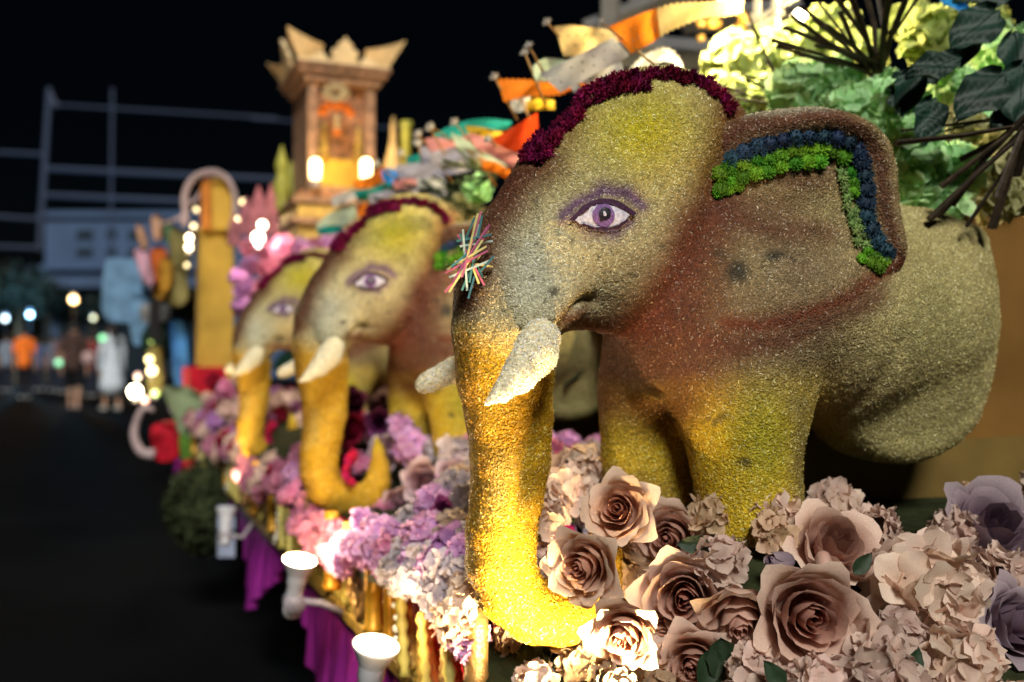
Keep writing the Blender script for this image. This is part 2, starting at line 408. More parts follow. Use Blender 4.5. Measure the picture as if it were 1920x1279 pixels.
def paint(V, ear=False):
    """airbrushed paint of the styrofoam, sampled in the profile view of the nearest elephant"""
    W = np.array(V, float).copy(); W[:, 1] = np.where(W[:, 1] > YM, 2 * YM - W[:, 1], W[:, 1])
    px, py, _ = project(W); px = px + 9 * fbm(px, py, 60, 3); py = py + 9 * fbm(px, py, 60, 5)
    c = np.tile(np.array(CREAM), (len(V), 1))
    def blob(x, y, rx, ry, col, s=1.0, p=2, rot=0):
        nonlocal c
        a = R(rot); dx = (px - x); dy = (py - y); u = dx*math.cos(a) + dy*math.sin(a); v = -dx*math.sin(a) + dy*math.cos(a)
        w = s * np.exp(-((u / rx)**2 + (v / ry)**2)**(p / 2)); c = c * (1 - w[:, None]) + np.array(col) * w[:, None]
    def stroke(path, wd, col, s=1.0, p=2):
        nonlocal c
        w = s * np.exp(-(seg_d(px, py, path) / wd)**p); c = c * (1 - w[:, None]) + np.array(col) * w[:, None]
    if not ear:
        blob(1005, 515, 100, 110, GREY, .8); blob(1170, 480, 140, 110, (.74, .62, .33), .75)
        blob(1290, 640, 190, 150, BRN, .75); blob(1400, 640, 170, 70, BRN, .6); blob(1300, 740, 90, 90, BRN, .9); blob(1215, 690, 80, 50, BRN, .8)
        blob(1540, 660, 130, 110, (.22, .15, .07), .75)
        blob(1750, 620, 130, 230, OLIVE, .45); blob(1700, 820, 140, 60, OLIVE, .5); blob(1660, 560, 60, 130, CREAM, .7)
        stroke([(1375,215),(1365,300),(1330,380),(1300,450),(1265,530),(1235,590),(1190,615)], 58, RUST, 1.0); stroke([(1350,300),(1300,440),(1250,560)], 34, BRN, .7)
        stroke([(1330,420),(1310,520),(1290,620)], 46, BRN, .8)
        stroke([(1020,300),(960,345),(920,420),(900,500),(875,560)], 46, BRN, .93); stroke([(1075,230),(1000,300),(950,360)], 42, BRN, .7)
        stroke([(1060,600),(1110,620),(1180,632),(1240,610)], 20, RUST, .8); stroke([(1085,590),(1110,565),(1138,558)], 9, BRN, .8)
        blob(1205, 240, 105, 95, YEL, .95); blob(1150, 170, 90, 40, OLIVE, .35)
        blob(1120, 560, 30, 25, (.35, .30, .15), .6)
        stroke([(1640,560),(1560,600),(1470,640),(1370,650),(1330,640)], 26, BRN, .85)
        # trunk and legs sprayed gold and yellow
        w = np.clip((py - (585 + .25 * (px - 860))) / 70, 0, 1) * (px < 1075) * (px > 780); w = np.where((px > 1000) & (py < 640), 0, w)
        c = c * (1 - w[:, None]) + np.array(GOLD) * w[:, None]
        stroke([(868,640),(880,760),(900,860),(884,960),(880,1060),(905,1120)], 26, (.30, .14, .012), .7)
        stroke([(940,860),(925,960)], 22, OLIVE, .35)
        w = np.clip((py - 700 + .12 * (px - 1300)) / 110, 0, 1) * np.clip((1600 - px) / 90, 0, 1) * (px > 1075) * (py < 1010); c = c * (1 - w[:, None] * .95) + np.array((.70, .47, .008)) * w[:, None] * .95
        w = np.clip((py - 960) / 40, 0, 1) * (px > 1000) * (px < 1200); c = c * (1 - w[:, None]) + np.array(GOLD) * w[:, None]
        blob(1435, 830, 60, 90, (.36, .36, .02), .75); blob(1235, 840, 30, 70, (.33, .34, .03), .7); stroke([(1500,760),(1510,940)], 26, (.25, .2, .08), .7)
        stroke([(1180,900),(1300,930)], 30, (.2, .12, .02), .6); blob(1270, 770, 45, 60, BRN, .8)
        # painted lids and lashes
        stroke([(1058,412),(1085,380),(1130,358),(1180,368),(1207,392)], 13, VIOL, .9); stroke([(1085,415),(1110,432),(1150,436),(1185,415)], 12, VIOL, .85)
        stroke([(1075,400),(1130,350),(1190,372)], 24, VIOL, .3); stroke([(1100,445),(1160,448)], 14, VIOL, .3)
        for x, y, a, b in ((1040,548,15,9),(1072,453,9,4),(1237,456,12,4),(1000,520,6,5),(1005,376,6,5),(1185,515,7,3),(1392,868,14,8),(1360,782,10,6),(1345,790,8,8),(1330,778,6,4)): blob(x, y, a, b, DARK, .85, 3)
        for i in range(26):
            x = random.uniform(960, 1240); y = random.uniform(380, 600); blob(x, y, random.uniform(2, 5), random.uniform(1.5, 4), DARK, .7, 3)
    keep = c.copy()
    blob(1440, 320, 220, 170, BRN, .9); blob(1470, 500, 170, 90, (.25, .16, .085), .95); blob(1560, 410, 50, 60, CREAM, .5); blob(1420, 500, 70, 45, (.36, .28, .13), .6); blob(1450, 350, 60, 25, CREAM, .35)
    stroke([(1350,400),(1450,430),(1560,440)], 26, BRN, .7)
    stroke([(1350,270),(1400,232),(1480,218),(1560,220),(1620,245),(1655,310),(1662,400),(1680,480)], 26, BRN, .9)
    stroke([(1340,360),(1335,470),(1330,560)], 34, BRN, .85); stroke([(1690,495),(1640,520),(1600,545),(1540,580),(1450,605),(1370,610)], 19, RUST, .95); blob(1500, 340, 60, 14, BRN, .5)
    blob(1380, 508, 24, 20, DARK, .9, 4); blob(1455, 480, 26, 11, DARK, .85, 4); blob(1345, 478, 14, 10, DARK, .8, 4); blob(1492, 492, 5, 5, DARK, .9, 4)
    stroke([(1400,212),(1470,200),(1560,203)], 8, PALE, .45)
    if not ear:                        # the ear's colours run on over the shoulder it grows from
        w = np.clip((px - 1318) / 40, 0, 1) * np.clip((1690 - px) / 25, 0, 1) * np.clip((py - 300) / 40, 0, 1) * np.clip((640 - .12 * np.maximum(px - 1450, 0) - py) / 30, 0, 1)
        c = keep * (1 - w[:, None]) + c * w[:, None]
    m = 1 + .16 * fbm(px, py, 22, 9)
    return np.clip(c * m[:, None], .004, 1)

def seeds(V, Q, col, n, size=.0031, seed=1, white=.10):
    """small husk flakes glued all over the surface, one loose quad each"""
    g = np.random.default_rng(seed); A, B, Cc, D = (V[Q[:, i]] for i in range(4))
    nr = np.cross(Cc - A, D - B); ar = np.linalg.norm(nr, axis=1); nr /= ar[:, None] + 1e-12
    i = g.choice(len(Q), n, p=ar / ar.sum()); u = g.random((n, 1)); v = g.random((n, 1))
    P = (A[i]*(1-u) + B[i]*u)*(1-v) + (D[i]*(1-u) + Cc[i]*u)*v; N = nr[i]
    t = g.normal(size=(n, 3)); t -= N * (t*N).sum(1)[:, None]; t /= np.linalg.norm(t, axis=1)[:, None]; b = np.cross(N, t)
    tl = g.normal(0, .38, (n, 1)); t2 = t*np.cos(tl) + N*np.sin(tl); bl = g.normal(0, .4, (n, 1)); b2 = b*np.cos(bl) + N*np.sin(bl)
    l = size * g.uniform(.55, 1.35, (n, 1)) / 2; w = size * g.uniform(.16, .34, (n, 1)) / 2; o = P + N * (size * .2)
    VV = np.stack([o - t2*l - b2*w, o + t2*l - b2*w*.6, o + t2*l*.9 + b2*w, o - t2*l + b2*w*.7], 1).reshape(-1, 3)
    c = col[Q[i, 0]]; br = g.uniform(.65, 1.8, (n, 1)); lum = c.mean(1)[:, None]; wh = (g.random((n, 1)) < white * (.25 + 4.2 * lum)) * g.uniform(.35, .9, (n, 1))
    c = c * br; c = c * (1 - wh) + (c * .9 + np.array([.50, .50, .36])) * wh
    CC = np.repeat(np.clip(c, 0, .9), 4, axis=0)
    return VV, np.arange(4 * n).reshape(-1, 4), CC

def grain_mat(name, attr='paint', rough=.62, spec=.35, bump=.9, bs=420., dist=.0022, coat=0.):
    m = mat(name, (1, 1, 1), rough, spec, .38, 260., 0, attr=attr, coat=coat); nt = m.node_tree; N = nt.nodes; L = nt.links
    tc = N.new('ShaderNodeTexCoord'); v = N.new('ShaderNodeTexVoronoi'); v.inputs['Scale'].default_value = bs; L.new(tc.outputs['Object'], v.inputs['Vector'])
    no = N.new('ShaderNodeTexNoise'); no.inputs['Scale'].default_value = bs * .6; no.inputs['Detail'].default_value = 4; L.new(tc.outputs['Object'], no.inputs['Vector'])
    ad = N.new('ShaderNodeMath'); ad.operation = 'ADD'; L.new(v.outputs['Distance'], ad.inputs[0]); L.new(no.outputs['Fac'], ad.inputs[1])
    bp = N.new('ShaderNodeBump'); bp.inputs['Strength'].default_value = bump; bp.inputs['Distance'].default_value = dist; bp.invert = True
    L.new(ad.outputs[0], bp.inputs['Height']); L.new(bp.outputs[0], N['Principled BSDF'].inputs['Normal'])
    return m
M_skin = grain_mat('painted_foam'); M_seed = mat('husk_flake', (1, 1, 1), .42, .55, .15, 300., attr='paint')
M_tusk = grain_mat('cream_tusk', rough=.6)

E0 = at_z(1330, 935, EYE_H - .17); E0 = Vector((.70, YM, EYE_H - .17))
eleph = empty('elephant_figure', E0, 'largest seed-covered elephant, gold trunk and violet eye, standing behind the pale roses', 'elephant figure', 'elephant figures along the float')
def loc_np(V): return np.asarray(V) - np.array(E0)
VB, QB = elephant_body(); VE, QE = elephant_ear()
# fine lumps of the hand-glued surface
def lumpy(V, Q, amp, seed):
    n = np.zeros_like(V); f = np.cross(V[Q[:, 2]] - V[Q[:, 0]], V[Q[:, 3]] - V[Q[:, 1]])
    for i in range(4): np.add.at(n, Q[:, i], f)
    n /= np.linalg.norm(n, axis=1)[:, None] + 1e-12; g = np.random.default_rng(seed)
    w = sum(np.sin(V @ g.normal(0, 60 * 1.6**k, 3) + g.uniform(0, 6)) / 1.3**k for k in range(7)) / 3
    return V + n * (amp * w + g.normal(0, amp * .35, len(V)))[:, None]
VB = lumpy(VB, QB, .0011, 4); VE = lumpy(VE, QE, .0010, 5)
cB = paint(VB); cE = paint(VE, True)
bvhB = BVHTree.FromPolygons([tuple(v) for v in VB], [tuple(q) for q in QB]); bvhE = BVHTree.FromPolygons([tuple(v) for v in VE], [tuple(q) for q in QE])
def hit(px, py, trees=(bvhB, bvhE)):
    """first point of the elephant met along the line of sight to this spot of its profile"""
    r = ray(px, py).normalized(); best = None
    for t in trees:
        p, n, i, d = t.ray_cast(CAMP, r)
        if p is not None and (best is None or d < best[2]): best = (p, n if n.dot(r) < 0 else -n, d)
    return best
body = link('body', np_mesh('body', loc_np(VB), QB, attrs={'paint': cB * .72}), eleph, mat=M_skin)
ear = link('ear', np_mesh('ear', loc_np(VE), QE, attrs={'paint': cE * .72}), eleph, mat=M_skin)
v, q, c = seeds(VB, QB, cB, 135000, size=.0027, seed=2, white=.21); tag(link('seed_coating', np_mesh('seed_coating', loc_np(v), q, False, {'paint': c}), eleph, mat=M_seed), kind='stuff')
v, q, c = seeds(VE, QE, cE, 30000, size=.0027, seed=3, white=.22); tag(link('seed_coating', np_mesh('ear_seeds', loc_np(v), q, False, {'paint': c}), ear, mat=M_seed), kind='stuff')
for nm, ch in (('tusk', [(1014,636,38,-.095),(1003,664,42,-.108),(974,702,33,-.118),(942,734,19,-.125),(912,756,5,-.13)]),
               ('tusk', [(1005,615,30,.05),(905,672,26,.085),(850,695,23,.10),(800,718,19,.115),(792,722,14,.117)])):
    V_, Q_ = elephant_tusk(ch, 1.25); V_ = lumpy(V_, Q_, .0007, 8); cc = np.tile(np.array((.84, .70, .44)), (len(V_), 1)) * (1 + .12 * np.random.default_rng(3).normal(size=(len(V_), 1)))
    t = link(nm, np_mesh(nm, loc_np(V_), Q_, attrs={'paint': np.clip(cc, 0, 1)}), eleph, mat=M_tusk)
    v, q, c = seeds(V_, Q_, cc, 5000, seed=11, white=.3); tag(link('seed_coating', np_mesh('tusk_seeds', loc_np(v), q, False, {'paint': c}), t, mat=M_seed), kind='stuff')

# ---- painted eye: white almond, violet iris, pupil, glint and dark lid, each a thin layer lying on the head
def conform(name, rows, off, material, parent, closed=False):
    """rows: grid of pixel points, laid on the surface along the line of sight"""
    V = []; F = []; m = len(rows[0])
    for r_ in rows:
        for x, y in r_:
            h = hit(x, y, (bvhB,)); V.append(h[0] + h[1] * off - wloc(parent))
    for i in range(len(rows) - 1):
        for j in range(m - (0 if closed else 1)): F.append((i*m + j, i*m + (j+1) % m, (i+1)*m + (j+1) % m, (i+1)*m + j))
    me = bpy.data.meshes.new(name); me.from_pydata(V, [], F); me.polygons.foreach_set('use_smooth', [True] * len(F))
    return link(name, me, parent, mat=material)
def between(top, bot, n=6):
    return [[(a[0]*(1-i/n) + b[0]*i/n, a[1]*(1-i/n) + b[1]*i/n) for a, b in zip(top, bot)] for i in range(n + 1)]
def resamp(pts, n=22):
    p = np.array(smooth_open(pts, 8)); s = np.r_[0, np.cumsum(np.hypot(*np.diff(p, axis=0).T))]; t = np.linspace(0, s[-1], n)
    return list(zip(np.interp(t, s, p[:, 0]), np.interp(t, s, p[:, 1])))
M_white = mat('eye_white', (.60, .56, .66), .6, .3, .3, 300, .6, 420); M_iris = mat('eye_violet', (.20, .10, .27), .6, .3, .5, 400, .6, 420)
M_pupil = mat('eye_black', (.012, .008, .018), .5, .4, .3, 300, .5, 420); M_lid = mat('eye_plum', (.055, .02, .05), .7, .2, .5, 400, .8, 420)
eye_top = resamp([(1078,414),(1095,398),(1115,386),(1140,384),(1160,392),(1178,404)]); eye_bot = resamp([(1078,414),(1095,421),(1120,426),(1145,424),(1165,415),(1178,404)])
eye = conform('eye', between(eye_top, eye_bot), .0034, M_white, eleph)
def disc(x, y, rx, ry, n=18): return [[(x + rx*k/3*math.cos(a*2*math.pi/n), y + ry*k/3*math.sin(a*2*math.pi/n)) for a in range(n)] for k in (0.02, 1, 2, 3)]
conform('iris', disc(1130, 404, 21, 20), .0042, M_iris, eye, True)
conform('pupil', disc(1131, 402, 11, 11), .0049, M_pupil, eye, True)
conform('glint', disc(1131, 402, 3, 3, 8), .0055, M_white, eye, True)
up = resamp([(1066,414),(1090,392),(1115,378),(1143,376),(1166,386),(1190,402)]); up2 = resamp([(1076,415),(1095,399),(1115,387),(1140,385),(1162,394),(1182,406)])
conform('eyelid', between(up, up2, 3), .0047, M_lid, eye)
lo1 = resamp([(1088,420),(1110,428),(1132,431),(1155,426),(1175,412)]); lo2 = resamp([(1090,418),(1110,424),(1132,426),(1153,422),(1170,411)])
conform('eyelid', between(lo2, lo1, 2), .0045, M_lid, eye)

# ---- flowers glued on: crimson crest, navy and green pompoms
def tuft_mesh(name, rings, seed, ruff=.25, core=.55):
    """ball of narrow petals; rings: (count, elevation deg, length, width, start radius)"""
    g = random.Random(seed); mb = MB(); mb.ball((0, 0, 0), core, 8, 5, (1, 1, .8))
    for cnt, el, ln, wd, r0 in rings:
        for i in range(cnt):
            a = 2*math.pi*(i + g.uniform(-.3, .3))/cnt; e = R(el + g.uniform(-10, 10)); L_ = ln * g.uniform(.8, 1.15)
            d = Vector((math.cos(e)*math.cos(a), math.cos(e)*math.sin(a), math.sin(e))); s = Vector((-math.sin(a), math.cos(a), 0)); up_ = d.cross(s)
            p0 = d * r0; w = wd * g.uniform(.7, 1.2)
            mb.add([p0 - s*w*.5, p0 + s*w*.5, d*(r0 + L_*.6) + s*w + up_*ruff*.3*g.uniform(-1, 1), d*(r0+L_) + up_*ruff*g.uniform(-1, 1), d*(r0 + L_*.6) - s*w + up_*ruff*.3*g.uniform(-1, 1)], [(0, 1, 2, 3, 4)])
    return mb.mesh(name)
POMP = [tuft_mesh('pompom_flower', [(13, 5, .32, .13, .66), (14, 24, .30, .12, .68), (12, 43, .28, .11, .68), (9, 60, .25, .10, .66), (5, 78, .22, .08, .62)], s, .12, .78) for s in range(4)]
CREST = [tuft_mesh('crest_flower', [(12, 0, .6, .10, .40), (13, 25, .6, .10, .40), (11, 48, .6, .10, .4), (7, 72, .55, .09, .4)], s + 20, .5) for s in range(4)]
STAR = [tuft_mesh('star_flower', [(9, 8, .8, .13, .3), (8, 35, .7, .12, .3), (5, 65, .5, .10, .3)], s + 40, .2) for s in range(3)]
M_crest = mat('crimson_flower', (.19, .006, .05), .75, .15, .5, 80, rnd=.45, rnd_h=.02, trans=.15)
M_navy = mat('navy_flower', (.014, .036, .07), .7, .3, .5, 80, rnd=.5, rnd_h=.03); M_green = mat('green_flower', (.11, .30, .015), .7, .25, .45, 80, rnd=.45, rnd_h=.035, trans=.15)
M_lime = mat('pale_green_flower', (.22, .33, .10), .7, .25, .4, 80, rnd=.3, rnd_h=.02, trans=.15); M_pink = mat('hot_pink_flower', (.55, .02, .12), .7, .2, .4, 80, rnd=.4, rnd_h=.02, trans=.2)
def glue(mesh, p, n, r, material, name, sink=.3, parent=eleph):
    q = Vector(n).to_track_quat('Z', 'Y') @ Quaternion((0, 0, 1), random.uniform(0, 6.28))
    return link(name, mesh, parent, Vector(p) + Vector(n) * r * (1 - sink) * .5 - wloc(parent), material, q, r * random.uniform(.9, 1.12))
def along(path, step):
    p = np.array(smooth_open(path, 8)); s = np.r_[0, np.cumsum(np.hypot(*np.diff(p, axis=0).T))]; t = np.arange(0, s[-1] + .1, step)
    return list(zip(np.interp(t, s, p[:, 0]), np.interp(t, s, p[:, 1])))
def row(path, step, rpx, meshes, material, name, jit=2, parent=eleph, trees=(bvhB, bvhE)):
    for x, y in along(path, step):
        x += random.uniform(-jit, jit); y += random.uniform(-jit, jit); h = hit(x, y, trees)
        if h: glue(random.choice(meshes), h[0], h[1], rpx * h[2] / FPX, material, name, parent=parent)
crest_px = [(992,296),(1015,262),(1048,226),(1085,196),(1130,168),(1175,154),(1225,148),(1275,150),(1315,162),(1342,182),(1362,204)]
centre = np.array((1205, 330))
def shift(path, k): return [tuple(np.array(p) + (centre - np.array(p)) / np.linalg.norm(centre - np.array(p)) * k) for p in path]
row(shift(crest_px, -2), 14, 17, CREST, M_crest, 'crest_flower', 3)
row(shift(crest_px, 14)[:7], 16, 16, CREST, M_crest, 'crest_flower', 3)
row(shift(crest_px[:4], 26), 18, 16, CREST, M_crest, 'crest_flower', 4)
# crest also over the far side of the crown, as a solid wreath would be
for t in np.linspace(0, 1, 26):
    k = t * (len(crest_px) - 1); i = min(int(k), len(crest_px) - 2); x, y = [crest_px[i][j] * (1 - k + i) + crest_px[i+1][j] * (k - i) for j in (0, 1)]
    a = at_y(x, y, YM); c0 = at_y(*centre, YM); dr = (a - c0).normalized() + Vector((0, .38, 0)); dr.normalize()
    p, n, i_, d_ = bvhB.ray_cast(c0 + dr * .3, -dr)
    if p is not None: glue(random.choice(CREST), p, n, .011, M_crest, 'crest_flower')
navy = [(1374,300),(1398,284),(1430,270),(1470,257),(1512,252),(1560,256),(1595,272),(1611,305),(1617,345),(1620,385),(1624,420),(1640,446),(1658,466),(1672,482)]
row(navy, 25, 20, POMP, M_navy, 'pompom_flower', 1.5); 
green = [(1350,334),(1372,318),(1405,305),(1440,298),(1478,287),(1515,280),(1555,282),(1580,300)]
row(green, 24, 19, POMP, M_green, 'pompom_flower', 2); row([(x + 1, y + 22) for x, y in green[:-1]], 24, 18, POMP, M_green, 'pompom_flower', 2)
row([(1345,362),(1366,356),(1385,350)], 20, 12, POMP, M_green, 'pompom_flower', 2)
row([(1590,322),(1598,350),(1600,380)], 20, 13, POMP, M_green, 'pompom_flower', 2)
row([(1572,322),(1580,350),(1584,380),(1590,410),(1600,440),(1606,462)], 17, 13, STAR, M_lime, 'star_flower', 3); row([(1600,395),(1606,420),(1618,445),(1622,462)], 17, 13, STAR, M_lime, 'star_flower', 3)
for x, y in ((1622,470),(1640,482),(1655,492),(1630,496),(1612,488),(1646,502)):
    h = hit(x, y); glue(random.choice(POMP), h[0], h[1], 13 * h[2] / FPX, M_green, 'pompom_flower')
# pink flowers lining the inside of the curled trunk tip
for x, y in along([(1060,1000),(1042,1030),(1032,1065),(1040,1092),(1062,1104)], 14):
    for dy in (-.03, .0): 
        p = at_y(x, y, YM - .02 + dy); r = 16 * .00062
        glue(random.choice(CREST), p, Vector((random.uniform(-.3, .8), -.9, random.uniform(0, .5))).normalized(), r, M_pink, 'trunk_flower')
# ================================================================== THE FLOWER BANK ALONG THE FLOAT'S EDGE
def bank_z(X, Y):
    z = -.178
    if X < .56: z -= .118 * min(1.6, ((.56 - X) / .17))**1.7
    if Y < .93: z -= .62 * (.93 - Y)**.95
    if X < .64 and Y < 1.16: z = max(z - .14 * min(1, (.64 - X) / .08) * min(1, (1.16 - Y) / .08), -.345)
    for k in (1, 2, 3):
        yk = 1.05 + 1.03 * k; dy_ = Y - yk
        if -.55 < dy_ < .12 and X < .66: z -= .14 * min(1, (.66 - X) / .08) * min(1, (.12 - dy_) / .07, (dy_ + .55) / .10); z = max(z, -.332)
    ye = .97 - (X - .40) * .95
    if Y < ye and X < .72: z -= min(.45, (ye - Y) * 2.6)
    z += .006 * math.sin(X * 31 + Y * 17)
    return EYE_H + z
def on_bank(px, py):
    r = ray(px, py); d = .45; p = CAMP + r * d
    while d < 9:
        p = CAMP + r * d
        if p.x > .33 and p.z < bank_z(p.x, p.y): return p, d
        d += .004
    return p, d
def bank_n(p):
    e = .01; gx = (bank_z(p.x + e, p.y) - bank_z(p.x - e, p.y)) / (2*e); gy = (bank_z(p.x, p.y + e) - bank_z(p.x, p.y - e)) / (2*e)
    return Vector((-gx, -gy, 1)).normalized()
# soil / foam core of the bank
mb = MB(); xs = [.402, .42, .44, .46, .48, .50, .52, .54, .56, .59, .62, .66, .70, .75, .85, 1.0, 1.3, 1.7, 2.2]; ys = [.60 + .03*i for i in range(20)] + [1.3, 1.8, 2.5, 3.5, 5, 6.6]
v = [(x, y, bank_z(x, y) - .035) for y in ys for x in xs]; nx_ = len(xs); f = [(j*nx_+i, j*nx_+i+1, (j+1)*nx_+i+1, (j+1)*nx_+i) for j in range(len(ys)-1) for i in range(nx_-1)]
nb = len(v); v += [(x, y, min(z - .01, EYE_H - (.318 if y > .99 else .55))) for x, y, z in v]; f += [tuple(nb + i for i in q[::-1]) for q in f]
ring = list(range(nx_)) + [j*nx_ + nx_-1 for j in range(1, len(ys))] + [(len(ys)-1)*nx_ + i for i in range(nx_-2, -1, -1)] + [j*nx_ for j in range(len(ys)-2, 0, -1)]
f += [(a, b, b + nb, a + nb)[::-1] for a, b in zip(ring, ring[1:] + ring[:1])]
mb.add(v, f); fb = mb.build('flower_bed', mat('dark_moss_foam', (.025, .03, .012), .9, .1, .4, 40, .6, 120, dist=.006), smooth=False)
tag(fb, 'dark moss bed under the pale roses and violet flowers along the float edge', 'flower bed')

def petal_mesh(name, r0, rt, zt, wid, curl, seed, nu=8, nv=7, t0=0., t1=1.):
    g = random.Random(seed); V = []; T = []; F = []
    ph = g.uniform(0, 6.28); fr = g.uniform(2.2, 3.6); tip = g.uniform(.0, .09)
    P = [(.04, -.62), (r0 * 1.15, -.60), (r0 * 1.08, zt * .35 - .12), (rt, zt)]
    for j in range(nv + 1):
        for i in range(nu + 1):
            u = -1 + 2 * i / nu; vv = j / nv; v = vv * (1 - .50 * abs(u)**3.6 + (tip * .45 if abs(u) < .3 else 0) * (1 - abs(u) / .3 if abs(u) < .3 else 0))
            a_, b_, c_, d_ = (1-v)**3, 3*v*(1-v)**2, 3*v*v*(1-v), v**3
            r = a_*P[0][0] + b_*P[1][0] + c_*P[2][0] + d_*P[3][0]; z = a_*P[0][1] + b_*P[1][1] + c_*P[2][1] + d_*P[3][1]
            lip = max(0, v - .72) / .28; r += curl * lip**1.6 * (1 + .3*math.sin(fr*u*2 + ph)); z -= curl * .55 * lip**2.6 + .03 * lip * math.sin(fr*u*3 + ph)
            z -= curl * 1.1 * abs(u)**3 * v + .05 * abs(u)**4 * v * (t1 > .8); w = wid * (.38 + .66 * math.sin(math.pi * min(1, .10 + v * .50)))
            ang = u * w / max(r, .16); rr = r * (1 - .05 * abs(u)) + .03 * math.sin(3*u + ph) * v
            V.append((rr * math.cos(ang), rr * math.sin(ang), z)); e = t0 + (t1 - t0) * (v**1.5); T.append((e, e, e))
    for j in range(nv):
        for i in range(nu): k = j*(nu+1) + i; F.append((k, k+1, k+nu+2, k+nu+1))
    return np_mesh(name, np.array(V), np.array(F), True, {'tone': np.array(T)})
#            r0   rt   zt   half-width curl count tone0 tone1 inset
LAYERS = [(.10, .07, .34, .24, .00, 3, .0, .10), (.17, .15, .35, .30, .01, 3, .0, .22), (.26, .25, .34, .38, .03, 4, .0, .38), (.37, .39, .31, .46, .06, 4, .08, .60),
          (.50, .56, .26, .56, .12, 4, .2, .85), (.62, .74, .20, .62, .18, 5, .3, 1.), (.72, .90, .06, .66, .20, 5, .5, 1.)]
PET = [[petal_mesh('petal', L[0], L[1], L[2], L[3], L[4], 31 * i + s, t0=L[6], t1=L[7]) for s in range(3)] for i, L in enumerate(LAYERS)]
PETB = [petal_mesh('petal', .2 + .06*i, .1 + .05*i, .5, .42, .02 * i, 400 + i, t0=.1*i, t1=.3 + .2*i) for i in range(4)]
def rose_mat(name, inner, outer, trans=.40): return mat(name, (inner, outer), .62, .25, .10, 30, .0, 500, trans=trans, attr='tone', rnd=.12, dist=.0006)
M_rose = {'peach': rose_mat('rose_peach', (.58, .24, .15), (.90, .68, .52)), 'mauve': rose_mat('rose_mauve', (.46, .20, .15), (.90, .68, .56)), 'plum': rose_mat('rose_plum', (.20, .11, .19), (.50, .40, .44)),
          'lilac': rose_mat('rose_lilac', (.42, .20, .26), (.76, .60, .66)), 'crimson': rose_mat('rose_crimson', (.22, .004, .03), (.5, .02, .09)), 'magenta': rose_mat('rose_magenta', (.2, .02, .16), (.42, .10, .34)),
          'orchid': rose_mat('rose_orchid', (.46, .14, .44), (.76, .44, .72)), 'pink': rose_mat('rose_pink', (.5, .08, .2), (.75, .36, .48))}
M_leaf = mat('rose_leaf', (.014, .035, .014), .45, .5, .35, 60, .3, 200, rnd=.3); M_sepal = mat('sepal', (.05, .08, .02), .6, .3)
def leaf_mesh(name, seed, teeth=False):
    g = random.Random(seed); V = []; F = []; n = 8
    for j in range(n + 1):
        v = j / n; w = .30 * math.sin(math.pi * v**.8)**.8 * (1 + (.12 * (j % 2) if teeth else 0)); z = -.25 * v * v + g.uniform(-.01, .01)
        for u in (-1, -.5, 0, .5, 1): V.append((v, u * w, z + abs(u) * .09 + (.02 * math.sin(9*v) * u)))
    for j in range(n):
        for i in range(4): k = j*5 + i; F.append((k, k+1, k+6, k+5))
    me = bpy.data.meshes.new(name); me.from_pydata(V, [], F); me.polygons.foreach_set('use_smooth', [True] * len(F)); return me
LEAF = [leaf_mesh('leaf', s, s % 2) for s in range(3)]
def cam_dir(a, b, c=1.0): return (RGT * a + UPV * b - FWD * c).normalized()
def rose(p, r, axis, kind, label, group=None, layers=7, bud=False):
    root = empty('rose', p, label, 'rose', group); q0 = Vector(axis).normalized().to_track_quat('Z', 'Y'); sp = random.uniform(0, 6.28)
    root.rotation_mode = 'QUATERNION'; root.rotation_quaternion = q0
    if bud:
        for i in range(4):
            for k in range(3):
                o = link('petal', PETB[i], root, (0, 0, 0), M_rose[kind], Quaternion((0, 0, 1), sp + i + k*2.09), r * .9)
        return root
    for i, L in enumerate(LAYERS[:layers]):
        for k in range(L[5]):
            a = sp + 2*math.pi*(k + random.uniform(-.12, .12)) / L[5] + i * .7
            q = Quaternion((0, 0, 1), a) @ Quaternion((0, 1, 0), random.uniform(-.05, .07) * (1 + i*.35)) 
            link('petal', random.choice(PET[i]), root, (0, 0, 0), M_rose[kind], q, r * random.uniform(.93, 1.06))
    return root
def floret_mesh(name, seed, round_=.9, nv=4):
    g = random.Random(seed); V = []; T = []; F = []
    for k in range(4):
        a = math.pi/2*k + g.uniform(-.15, .15); cup = g.uniform(.0, .38); ph = g.uniform(0, 6); L_ = g.uniform(.85, 1.1); b = len(V); tw = g.uniform(-.3, .3)
        for j in range(nv + 1):
            v = j / nv
            for i in range(5):
                u = -1 + i / 2; w = .62 * round_ * math.sin(math.pi * min(.92, .08 + .80*v))**.7; v2 = v * (1 - .13*u*u*v)
                x = .05 + L_ * v2; y = u * w; z = cup * v * v + .10 * math.sin(4.5*u + ph) * v + tw * u * v * .5 + .05*math.sin(7*v + ph)
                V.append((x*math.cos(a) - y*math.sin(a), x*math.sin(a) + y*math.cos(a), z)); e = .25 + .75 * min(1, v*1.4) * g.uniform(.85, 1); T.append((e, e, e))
        for j in range(nv):
            for i in range(4): q = b + j*5 + i; F.append((q, q+1, q+6, q+5))
    return np_mesh(name, np.array(V), np.array(F), True, {'tone': np.array(T)})
FLO = [floret_mesh('floret', s) for s in range(6)]
def flo_mat(name, inner, outer, trans=.42, h=.012): return mat(name, (inner, outer), .7, .2, .10, 25, .0, 400, trans=trans, attr='tone', rnd=.22, rnd_h=h, dist=.0006)
